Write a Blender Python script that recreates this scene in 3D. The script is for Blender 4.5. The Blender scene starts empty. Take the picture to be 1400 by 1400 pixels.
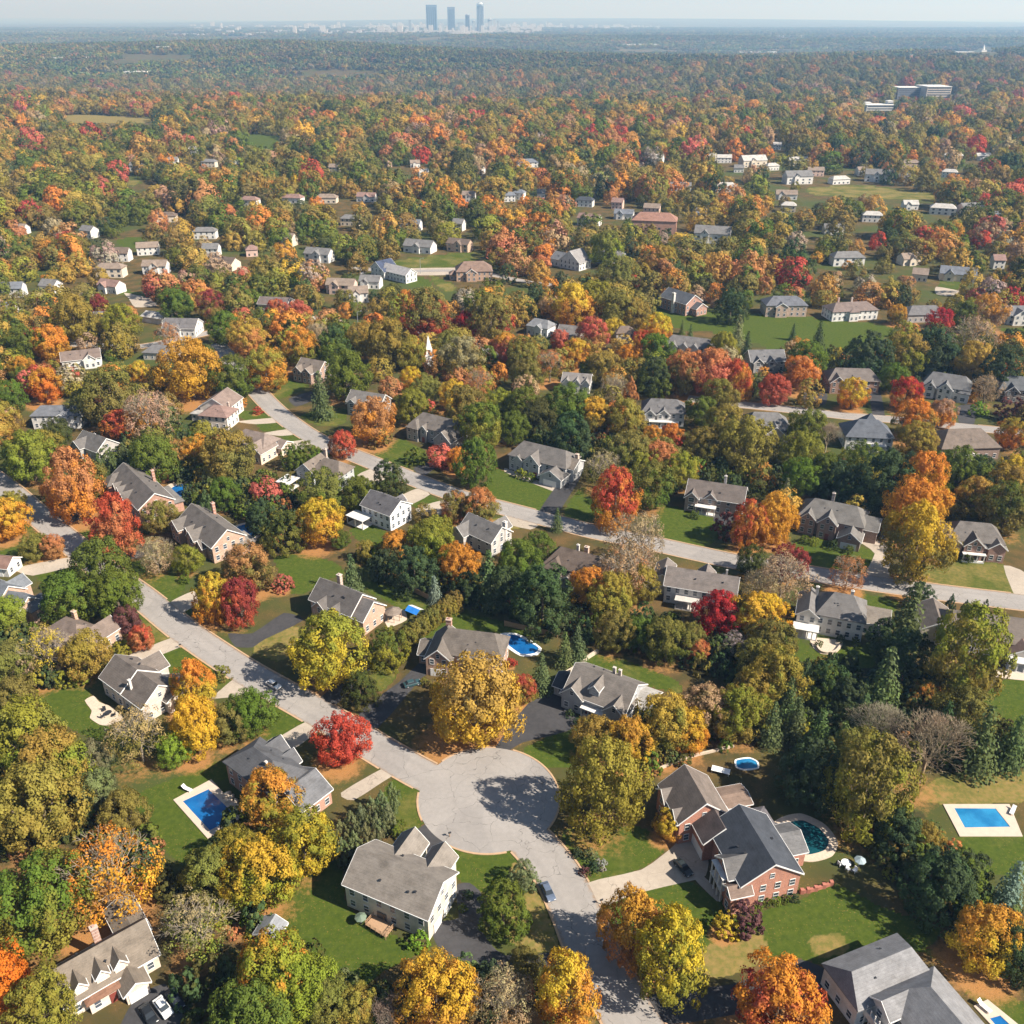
import bpy, math, random
import numpy as np
from mathutils import Vector, Matrix
from mathutils.geometry import tessellate_polygon
R_ = math.radians
S = bpy.context.scene
COL = S.collection

# ---------------------------------------------------------------- camera, sky, sun, exposure
CAM_H, FOC = 140.0, 1250.0                      # metres above ground; focal length in photo pixels (1400 wide)
PITCH = math.atan(676 / FOC)
CP, SP = math.cos(PITCH), math.sin(PITCH)
cam = bpy.data.cameras.new("camera")
cam_o = bpy.data.objects.new("camera", cam)
COL.objects.link(cam_o)
cam_o.location = (0, 0, CAM_H)
cam_o.rotation_euler = (math.pi / 2 - PITCH, 0, 0)
cam.sensor_width = 36
cam.lens = 36 * FOC / 1400
cam.clip_start, cam.clip_end = 1.0, 120000
S.camera = cam_o

SUN_EL, SUN_AZ = R_(41), R_(113)                # azimuth clockwise from +Y (straight ahead)
sun_dir = Vector((math.sin(SUN_AZ) * math.cos(SUN_EL), math.cos(SUN_AZ) * math.cos(SUN_EL), math.sin(SUN_EL)))
W = bpy.data.worlds.new("World")
S.world = W
W.use_nodes = True
wn = W.node_tree
bg = wn.nodes["Background"]
sky = wn.nodes.new("ShaderNodeTexSky")
sky.sky_type = 'NISHITA'
sky.sun_disc = False
sky.sun_elevation, sky.sun_rotation = SUN_EL, SUN_AZ
sky.altitude, sky.air_density, sky.dust_density = 150, 0.9, 0.6
wn.links.new(sky.outputs[0], bg.inputs[0])
bg.inputs[1].default_value = 0.06
sun = bpy.data.lights.new("sun", 'SUN')
sun.energy, sun.angle, sun.color = 5.0, R_(0.5), (1.0, 0.94, 0.845)
sun_o = bpy.data.objects.new("sun", sun)
COL.objects.link(sun_o)
sun_o.rotation_euler = (-sun_dir).to_track_quat('-Z', 'Y').to_euler()
S.view_settings.view_transform = 'Standard'
S.view_settings.look = 'None'
S.view_settings.gamma = 1
S.view_settings.exposure = 1.12
S.render.engine = 'CYCLES'
S.cycles.max_bounces, S.cycles.diffuse_bounces, S.cycles.glossy_bounces = 5, 2, 2
S.cycles.transmission_bounces, S.cycles.volume_bounces, S.cycles.transparent_max_bounces = 2, 0, 8
S.cycles.use_denoising = True
HAZE_DENSITY = 0.000105

# ---------------------------------------------------------------- photo pixel -> ground, world -> photo pixel
def P(x, y, z=0.0):
    u, v = (x - 700) / FOC, (700 - y) / FOC
    dz = -SP + v * CP
    t = (z - CAM_H) / dz
    return u * t, (CP + v * SP) * t
def J(X, Y, Z):
    dz = Z - CAM_H
    d = Y * CP - dz * SP
    v = (Y * SP + dz * CP) / d
    return 700 + X / d * FOC, 700 - v * FOC, d
def sstep(a, b, x):
    t = np.clip((x - a) / (b - a), 0, 1)
    return t * t * (3 - 2 * t)
def terr(x, y):
    x = np.asarray(x, float); y = np.asarray(y, float)
    A = sstep(900, 2600, y) * (1 - sstep(6800, 8600, y))
    h = 26 * np.sin(y / 560 + x / 1700 + 0.6) + 15 * np.sin(x / 730 - y / 1010 + 2.1) + 9 * np.sin(x / 390 + y / 470)
    far = 60 * sstep(16000, 30000, y) * (1 + np.sin(x / 5200 + 1.0))
    return A * (h - 8) + far
def PT(x, y):
    z = 0.0
    for _ in range(6):
        X, Y = P(x, y, z)
        z = float(terr(X, Y))
    return X, Y, z

# ---------------------------------------------------------------- small helpers
def tag(o, label=None, cat=None, group=None, kind=None):
    if label: o['label'] = label
    if cat: o['category'] = cat
    if group: o['group'] = group
    if kind: o['kind'] = kind
    return o
def empty(name, loc, rz=0.0, scale=None):
    o = bpy.data.objects.new(name, None)
    o.location = loc; o.rotation_euler = (0, 0, rz)
    if scale: o.scale = scale
    o.empty_display_size = 0.2
    COL.objects.link(o)
    return o
def np_mesh(name, v, f, attrs=None, mat=None, smooth=False, mi=None):
    """v (n,3); f (m,k) of equal-sized faces."""
    v = np.asarray(v, np.float32); f = np.asarray(f, np.int32)
    me = bpy.data.meshes.new(name)
    m, k = f.shape
    me.vertices.add(len(v)); me.vertices.foreach_set('co', v.ravel())
    me.loops.add(m * k); me.loops.foreach_set('vertex_index', f.ravel())
    me.polygons.add(m)
    me.polygons.foreach_set('loop_start', np.arange(0, m * k, k, dtype=np.int32))
    if smooth: me.polygons.foreach_set('use_smooth', np.ones(m, bool))
    mats = mat if isinstance(mat, (list, tuple)) else [mat]
    for q in mats:
        if q: me.materials.append(q)
    if mi is not None: me.polygons.foreach_set('material_index', np.asarray(mi, np.int32))
    for an, (typ, dom, data) in (attrs or {}).items():
        a = me.attributes.new(an, typ, dom)
        a.data.foreach_set('vector' if typ == 'FLOAT_VECTOR' else 'color' if typ == 'FLOAT_COLOR' else 'value', np.asarray(data, np.float32 if 'FLOAT' in typ else np.int32).ravel())
    me.update(); me.validate()
    return me
class MB:
    """collects polygons; build() links them as one mesh object"""
    def __init__(s): s.v = []; s.f = []
    def poly(s, pts):
        n = len(s.v); s.v += [tuple(p) for p in pts]; s.f.append(tuple(range(n, n + len(pts)))); return s
    def box(s, x0, x1, y0, y1, z0, z1):
        n = len(s.v)
        s.v += [(x0, y0, z0), (x1, y0, z0), (x1, y1, z0), (x0, y1, z0), (x0, y0, z1), (x1, y0, z1), (x1, y1, z1), (x0, y1, z1)]
        s.f += [tuple(n + i for i in q) for q in ((3, 2, 1, 0), (4, 5, 6, 7), (0, 1, 5, 4), (1, 2, 6, 5), (2, 3, 7, 6), (3, 0, 4, 7))]
        return s
    def prism(s, sec, a, b, fn):
        """closed section [(u,v)] extruded from a to b; fn(t,u,v) -> xyz. The section must be star-shaped enough for an n-gon cap."""
        n = len(s.v); k = len(sec)
        s.v += [fn(a, u, w) for u, w in sec] + [fn(b, u, w) for u, w in sec]
        for i in range(k):
            j = (i + 1) % k
            s.f.append((n + i, n + j, n + k + j, n + k + i))
        s.f += [tuple(n + i for i in reversed(range(k))), tuple(n + k + i for i in range(k))]
        return s
    def tube(s, p, q, r0, r1, k=6):
        p, q = Vector(p), Vector(q); d = (q - p).normalized()
        a = d.orthogonal().normalized(); b = d.cross(a); n = len(s.v)
        for c, r in ((p, r0), (q, r1)):
            for i in range(k):
                t = 2 * math.pi * i / k
                s.v.append(tuple(c + a * (r * math.cos(t)) + b * (r * math.sin(t))))
        for i in range(k):
            j = (i + 1) % k
            s.f.append((n + i, n + j, n + k + j, n + k + i))
        s.f += [tuple(n + i for i in reversed(range(k))), tuple(n + k + i for i in range(k))]
        return s
    def mesh(s, name, mat, smooth=False):
        me = bpy.data.meshes.new(name)
        me.from_pydata(s.v, [], s.f)
        if smooth:
            for p in me.polygons: p.use_smooth = True
        me.materials.append(mat); me.update()
        return me
    def build(s, name, mat, parent=None, color=None, smooth=False):
        return link(name, s.mesh(name, mat, smooth), parent, color)
def link(name, me, parent=None, color=None, loc=None, rz=None, scale=None):
    o = bpy.data.objects.new(name, me)
    if parent: o.parent = parent
    if color: o.color = (*color, 1)
    if loc: o.location = loc
    if rz is not None: o.rotation_euler = (0, 0, rz)
    if scale: o.scale = scale
    COL.objects.link(o)
    return o

# ---------------------------------------------------------------- materials
def mat_new(name):
    m = bpy.data.materials.new(name); m.use_nodes = True
    nt = m.node_tree; nt.nodes.clear()
    out = nt.nodes.new('ShaderNodeOutputMaterial')
    return m, nt, out
class N:
    """tiny node-graph helper"""
    def __init__(s, nt): s.nt = nt
    def n(s, typ, **kw):
        q = s.nt.nodes.new('ShaderNode' + typ)
        for k, v in kw.items(): setattr(q, k, v)
        return q
    def set(s, sock, v):
        if isinstance(v, bpy.types.NodeSocket): s.nt.links.new(v, sock)
        elif v is not None: sock.default_value = (*v, 1) if (isinstance(v, tuple) and len(v) == 3 and sock.type == 'RGBA') else v
    def math(s, op, a, b=0.5, c=None):
        q = s.n('Math', operation=op); s.set(q.inputs[0], a); s.set(q.inputs[1], b)
        if c is not None: s.set(q.inputs[2], c)
        return q.outputs[0]
    def mix(s, f, a, b, mode='MIX'):
        q = s.n('Mix', data_type='RGBA', blend_type=mode)
        s.set(q.inputs[0], f); s.set(q.inputs[6], a); s.set(q.inputs[7], b)
        return q.outputs[2]
    def noise(s, vec, scale, detail=3, rough=0.55, dist=0.0):
        q = s.n('TexNoise'); s.set(q.inputs['Vector'], vec); q.inputs['Scale'].default_value = scale
        q.inputs['Detail'].default_value = detail; q.inputs['Roughness'].default_value = rough; q.inputs['Distortion'].default_value = dist
        return q.outputs[0]
    def ramp(s, f, a, b):
        q = s.n('MapRange', interpolation_type='SMOOTHSTEP'); s.set(q.inputs[0], f); q.inputs[1].default_value = a; q.inputs[2].default_value = b
        return q.outputs[0]
    def attr(s, name, typ='GEOMETRY'):
        return s.n('Attribute', attribute_name=name, attribute_type=typ)
def principled(g, out, col, rough=0.8, spec=0.3, bump=None, bs=0.2):
    p = g.n('BsdfPrincipled')
    g.set(p.inputs['Base Color'], col); g.set(p.inputs['Roughness'], rough)
    p.inputs['Specular IOR Level'].default_value = spec
    if bump is not None:
        b = g.n('Bump'); b.inputs['Strength'].default_value = bs; g.set(b.inputs['Height'], bump)
        g.nt.links.new(b.outputs[0], p.inputs['Normal'])
    g.nt.links.new(p.outputs[0], out.inputs[0])
    return p
def plain(name, col, rough=0.7, spec=0.3, var=0.12, scale=1.5, metal=0.0):
    m, nt, out = mat_new(name); g = N(nt)
    pos = g.n('NewGeometry').outputs['Position']
    f = g.noise(pos, scale, 4)
    c = g.mix(f, tuple(k * (1 - var) for k in col), tuple(min(1, k * (1 + var)) for k in col))
    p = principled(g, out, c, rough, spec); p.inputs['Metallic'].default_value = metal
    return m
def obj_color_mat(name, rough=0.75, spec=0.25, kind='plain'):
    """colour comes from the object's own colour; the pattern is the material's"""
    m, nt, out = mat_new(name); g = N(nt)
    oc = g.n('ObjectInfo').outputs['Color']; tc = g.n('TexCoord').outputs['Object']
    n1 = g.noise(tc, 0.55, 4, 0.6); n2 = g.noise(tc, 6.0, 3, 0.6)
    f = g.math('ADD', g.math('MULTIPLY', n1, 0.6), g.math('MULTIPLY', n2, 0.4))
    c = g.mix(g.ramp(f, 0.25, 0.75), g.mix(1.0, oc, (0.72, 0.71, 0.70), 'MULTIPLY'), g.mix(1.0, oc, (1.22, 1.2, 1.18), 'MULTIPLY'))
    bump = n2
    if kind == 'shingle':
        mp = g.n('Mapping'); g.set(mp.inputs[0], tc); mp.inputs['Scale'].default_value = (1.1, 1.1, 3.2)
        br = g.n('TexVoronoi', feature='F1'); g.set(br.inputs['Vector'], mp.outputs[0]); br.inputs['Scale'].default_value = 2.2
        bw = g.n('RGBToBW'); g.set(bw.inputs[0], br.outputs['Color'])
        c = g.mix(g.math('MULTIPLY', bw.outputs[0], 0.34), c, g.mix(1.0, c, (0.45, 0.45, 0.45), 'MULTIPLY'))
        sx = g.n('SeparateXYZ'); g.set(sx.inputs[0], tc)
        st = g.noise(mp.outputs[0], 0.25, 2)
        c = g.mix(g.ramp(st, 0.5, 0.75), c, g.mix(1.0, c, (0.78, 0.77, 0.76), 'MULTIPLY'))
        w = g.math('FRACT', g.math('MULTIPLY', sx.outputs[2], 3.6))
        c = g.mix(g.ramp(w, 0.86, 1.0), c, g.mix(1.0, c, (0.72, 0.72, 0.72), 'MULTIPLY'))
        bump = g.math('ADD', w, n2)
    if kind == 'siding':
        sx = g.n('SeparateXYZ'); g.set(sx.inputs[0], tc)
        w = g.math('FRACT', g.math('MULTIPLY', sx.outputs[2], 4.0))
        c = g.mix(g.ramp(w, 0.80, 1.0), c, g.mix(1.0, c, (0.72, 0.72, 0.74), 'MULTIPLY'))
        bump = w
    if kind == 'brick':
        sx = g.n('SeparateXYZ'); g.set(sx.inputs[0], tc)
        u = g.math('ADD', sx.outputs[0], sx.outputs[1])
        cx = g.n('CombineXYZ'); g.set(cx.inputs[0], u); g.set(cx.inputs[1], sx.outputs[2])
        b = g.n('TexBrick'); g.set(b.inputs['Vector'], cx.outputs[0])
        g.set(b.inputs['Color1'], c); g.set(b.inputs['Color2'], g.mix(1.0, c, (0.66, 0.6, 0.58), 'MULTIPLY'))
        g.set(b.inputs['Mortar'], g.mix(0.5, c, (0.5, 0.45, 0.4)))
        b.inputs['Scale'].default_value = 2.6; b.inputs['Mortar Size'].default_value = 0.03
        c = b.outputs['Color']
    principled(g, out, c, rough, spec, bump, 0.25)
    return m
M = {}
M['roof'] = obj_color_mat('roof_shingle', 0.85, 0.2, 'shingle')
M['siding'] = obj_color_mat('wall_siding', 0.6, 0.3, 'siding')
M['brick'] = obj_color_mat('wall_brick', 0.85, 0.2, 'brick')
M['paint'] = obj_color_mat('painted_surface', 0.35, 0.4)
M['trim'] = plain('white_trim', (0.72, 0.71, 0.69), 0.5, 0.3, 0.08, 0.8)
M['wood'] = plain('weathered_wood', (0.36, 0.23, 0.14), 0.8, 0.2, 0.3, 3)
M['stone'] = plain('tan_stone', (0.50, 0.41, 0.32), 0.85, 0.2, 0.3, 2.2)
M['dark'] = plain('dark_plastic', (0.025, 0.026, 0.03), 0.5, 0.4)
M['metal'] = plain('grey_metal', (0.3, 0.31, 0.33), 0.4, 0.5)
M['rubber'] = plain('tyre_rubber', (0.02, 0.02, 0.02), 0.9, 0.2)
M['white'] = plain('white_surface', (0.75, 0.75, 0.74), 0.5, 0.3)
def glass_mat(name, col, rough=0.08):
    m, nt, out = mat_new(name); g = N(nt)
    oi = g.n('ObjectInfo').outputs['Random']
    c = g.mix(oi, tuple(k * 0.6 for k in col), tuple(k * 1.8 for k in col))
    principled(g, out, c, rough, 0.6)
    return m
M['glass'] = glass_mat('window_glass', (0.045, 0.055, 0.07))
M['carglass'] = glass_mat('car_glass', (0.02, 0.025, 0.03), 0.05)
def water_mat(name, deep, shallow):
    m, nt, out = mat_new(name); g = N(nt)
    pos = g.n('NewGeometry').outputs['Position']
    f = g.noise(pos, 0.22, 3); r = g.noise(pos, 2.4, 3)
    c = g.mix(g.ramp(f, 0.3, 0.7), deep, shallow)
    c = g.mix(g.ramp(r, 0.5, 0.8), c, g.mix(1.0, c, (1.2, 1.2, 1.15), 'MULTIPLY'))
    principled(g, out, c, 0.06, 0.5, r, 0.06)
    return m
M['pool'] = water_mat('pool_water', (0.006, 0.075, 0.24), (0.010, 0.12, 0.33))
M['pool_light'] = water_mat('pool_water_light', (0.012, 0.13, 0.30), (0.03, 0.22, 0.42))
M['pool_teal'] = water_mat('pool_water_teal', (0.006, 0.05, 0.065), (0.008, 0.075, 0.09))
# ---------------------------------------------------------------- the plan of the place, as photo pixels on the ground
# lawns: (dryness 0..1, outline)
LAWNS = [
 (0.0, [(175,1091),(275,1050),(300,1040),(320,1060),(240,1094),(282,1142),(300,1185),(277,1200),(220,1157),(195,1115)]),
 (0.1, [(370,1235),(462,1160),(475,1240),(562,1290),(575,1302),(520,1330),(490,1355),(442,1330),(398,1305),(360,1270)]),
 (0.15,[(587,1160),(610,1150),(700,1162),(715,1190),(705,1220),(665,1222),(630,1205),(602,1185)]),
 (0.9, [(700,1180),(720,1190),(745,1240),(765,1295),(735,1300),(700,1290),(680,1260)]),
 (0.25,[(535,1068),(572,1070),(572,1110),(578,1128),(550,1142),(525,1130),(520,1095)]),
 (0.25,[(770,1135),(875,1130),(910,1160),(877,1187),(805,1208),(793,1185)]),
 (0.1, [(820,1240),(887,1214),(940,1203),(985,1232),(1012,1252),(1095,1230),(1140,1208),(1205,1240),(1285,1270),(1260,1300),(1190,1300),(1125,1318),(1085,1310),(1010,1325),(960,1340),(880,1330),(850,1290)]),
 (0.75,[(985,1285),(1040,1275),(1050,1310),(1010,1330),(950,1345),(940,1310)]),
 (0.6, [(1105,1283),(1150,1275),(1160,1300),(1120,1310)]),
 (0.3, [(1255,1290),(1320,1325),(1400,1372),(1420,1410),(1370,1405),(1290,1325)]),
 (0.15,[(1305,1145),(1410,1143),(1410,1205),(1350,1190),(1328,1175)]),
 (0.75,[(1255,1090),(1290,1060),(1410,1055),(1410,1095),(1290,1100)]),
 (0.05,[(1062,872),(1090,872),(1117,890),(1205,880),(1195,912),(1125,914),(1075,900)]),
 (0.1, [(1365,932),(1410,932),(1410,1000),(1360,985),(1342,960)]),
 (0.3, [(797,905),(815,895),(860,905),(925,930),(930,948),(885,938),(840,922)]),
 (0.1, [(715,1025),(765,1002),(792,1008),(788,1045),(745,1050)]),
 (0.0, [(375,762),(420,758),(460,770),(470,785),(440,795),(415,812),(395,808)]),
 (0.2, [(480,795),(530,798),(585,828),(560,842),(525,820)]),
 (0.1, [(570,874),(620,838),(700,853),(735,870),(700,868),(645,862),(600,868)]),
 (0.8, [(345,888),(380,857),(407,857),(410,885),(380,905)]),
 (0.55,[(497,905),(522,905),(545,920),(522,945),(500,935)]),
 (0.15,[(208,895),(245,884),(295,907),(292,930),(225,925)]),
 (0.3, [(275,917),(322,930),(305,942),(285,938)]),
 (0.15,[(370,965),(415,985),(425,990),(380,1015),(350,1000)]),
 (0.0, [(45,947),(102,932),(140,912),(122,955),(155,987),(145,1015),(95,995),(60,965)]),
 (0.35,[(190,838),(238,872),(180,898),(165,880)]),
 (0.25,[(-20,742),(25,712),(85,755),(55,772),(-20,775)]),
 (0.2, [(50,785),(100,775),(105,790),(65,800)]),
 (0.35,[(95,712),(108,705),(135,740),(120,745)]),
 (0.2, [(170,765),(255,785),(240,820),(205,800)]),
 (0.0, [(672,640),(700,648),(768,668),(740,703),(690,692),(663,668)]),
 (0.15,[(478,724),(500,716),(520,722),(545,738),(520,748),(490,740)]),
 (0.1, [(797,665),(835,715),(770,708)]),
 (0.15,[(900,690),(960,702),(990,722),(960,752),(905,738)]),
 (0.1, [(1085,742),(1130,735),(1197,755),(1190,780),(1140,785),(1095,772)]),
 (0.45,[(1213,787),(1250,772),(1300,765),(1375,773),(1392,818),(1275,805)]),
 (0.1, [(1170,812),(1225,820),(1222,836),(1185,838)]),
 (0.05,[(885,415),(962,425),(1020,430),(1055,432),(1055,472),(1030,468),(1000,458),(952,452),(920,447)]),
 (0.05,[(1050,432),(1215,445),(1208,464),(1150,480),(1050,478)]),
 (0.15,[(322,563),(365,561),(378,571),(335,574)]),(0.05,[(350,578),(388,577),(400,585),(362,590)]),(0.2,[(385,592),(412,590),(420,600),(390,604)]),
 (0.25,[(512,622),(545,600),(580,615),(585,632),(550,640)]),
 (0.4, [(412,568),(470,553),(472,578),(437,583)]),
 (0.3, [(358,532),(385,518),(425,527),(382,545)]),
 (0.15,[(468,645),(490,636),(507,650),(480,655)]),
 (0.05,[(555,684),(580,675),(602,685),(570,694)]),
 (0.7, [(668,712),(690,706),(722,718),(690,726)]),
 (0.45,[(530,357),(657,343),(662,351),(612,368),(550,368)]),(0.05,[(553,378),(585,381),(590,392),(562,392)]),(0.5,[(588,375),(625,392),(612,400),(596,390)]),
 (0.05,[(330,183),(388,187),(386,201),(335,199)]),
 (0.9, [(85,158),(130,157),(205,163),(200,168),(100,168)]),
 (0.6, [(1105,257),(1180,253),(1280,265),(1285,275),(1160,270),(1110,266)]),
 (0.8, [(590,134),(632,140),(632,147),(600,143)]),(0.6,[(165,246),(195,248),(180,255)]),
 (0.05,[(160,327),(200,325),(196,341),(168,338)]),(0.2,[(160,395),(205,402),(190,408),(165,402)]),(0.1,[(212,426),(252,422),(250,430),(220,430)]),
 (0.2, [(1285,382),(1312,380),(1320,392),(1287,396)]),(0.3,[(1365,450),(1410,447),(1410,462)]),
]
PATHS = {'dark': [
 [(583,1126),(610,1147),(565,1180),(528,1170),(540,1158)],
 [(590,1262),(627,1255),(622,1212),(642,1207),(660,1225),(660,1275),(690,1306),(765,1302),(775,1318),(690,1326),(650,1320),(600,1297)],
 [(888,1360),(1000,1346),(1072,1318),(1095,1312),(1128,1325),(1125,1350),(1060,1376),(905,1402)],
 [(490,975),(545,933),(575,905),(600,900),(585,922),(575,928),(516,996)],
 [(436,955),(490,915),(500,900),(515,905),(455,968)],
 [(312,866),(345,866),(388,838),(415,848),(362,874),(345,885),(322,884)],
 [(722,962),(765,948),(792,985),(775,1000),(715,1015),(690,1030),(676,1024)],
 [(772,650),(797,647),(755,712),(733,706)],
 [(77,708),(120,693),(128,700),(92,717)],[(160,755),(195,753),(195,762),(165,765)],
 [(985,690),(1007,690),(998,718),(975,712)],
 [(1188,522),(1200,523),(1210,570),(1193,568)],[(1310,555),(1335,555),(1330,585),(1312,583)],[(1097,537),(1130,537),(1128,553),(1100,553)],
 [(395,545),(425,535),(432,545),(405,556)],[(565,640),(590,632),(594,640),(578,652)],
 [(185,1365),(225,1345),(250,1380),(238,1420),(160,1420)],
], 'pale': [
 [(800,1208),(877,1189),(917,1160),(940,1140),(968,1172),(965,1197),(950,1203),(910,1212),(862,1224),(822,1240)],
 [(948,1200),(962,1198),(988,1226),(980,1232)],
 [(375,1013),(422,985),(446,990),(395,1028)],[(466,1084),(530,1047),(572,1036),(578,1050),(538,1060),(484,1094)],
 [(162,902),(240,870),(256,880),(210,899),(185,902)],[(303,942),(322,928),(350,940),(322,952),(290,955)],
 [(1175,740),(1212,743),(1217,800),(1180,792),(1196,757)],[(1372,773),(1405,785),(1405,824),(1390,820)],
 [(230,825),(265,808),(270,825),(240,842)],[(20,777),(95,762),(106,772),(45,787)],
 [(488,650),(512,640),(530,652),(505,664)],[(545,680),(570,668),(588,676),(556,692)],[(568,696),(605,684),(640,690),(590,707)],
 [(678,712),(700,704),(738,714),(725,724)],
 [(325,576),(390,570),(398,576),(350,580)],[(360,592),(415,584),(424,591),(385,596)],[(385,606),(430,600),(440,610),(400,615)],
 [(470,438),(400,430),(340,437),(330,445),(400,444),(470,450)],
 [(530,368),(622,366),(650,372),(612,376),(560,376)],
 [(170,400),(205,408),(215,418),(185,420),(176,408)],[(1280,392),(1312,398),(1300,405),(1280,402)],
 [(690,640),(705,645),(772,672),(768,676),(705,652),(690,645)],
 [(600,880),(640,905),(620,925),(596,910)],
]}
ROADS = [   # (half width in metres, centre line)
 (4.0, [(-160,580),(-60,624),(0,661),(50,703),(92,738),(140,778),(190,813),(237,851),(265,872),(325,912),(373,940),(420,966),(470,995),(520,1026),(590,1065),(650,1085)]),
 (4.4, [(665,1090),(715,1140),(745,1172),(768,1205),(790,1252),(810,1300),(851,1375),(885,1430),(930,1510)]),
 (4.2, [(296,470),(318,495),(345,528),(378,562),(415,590),(450,609),(500,629),(560,653),(612,673),(650,685),(700,698),(750,711),(812,727),(900,745),(950,756),(1012,769),(1100,783),(1162,793),(1225,802),(1300,812),(1400,824),(1500,836),(1600,850)]),
 (3.6, [(940,545),(1000,552),(1060,558),(1122,565),(1157,569),(1212,573),(1282,580),(1370,589),(1420,594),(1500,600)]),
 (3.4, [(90,470),(175,474),(215,470),(300,452),(357,441),(420,446),(480,451),(560,452),(640,470),(700,490)]),
 (3.2, [(480,366),(540,371),(600,370),(650,372),(720,385),(800,395)]),
]
CUL = P(668, 1090) + (14.3,)
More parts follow.
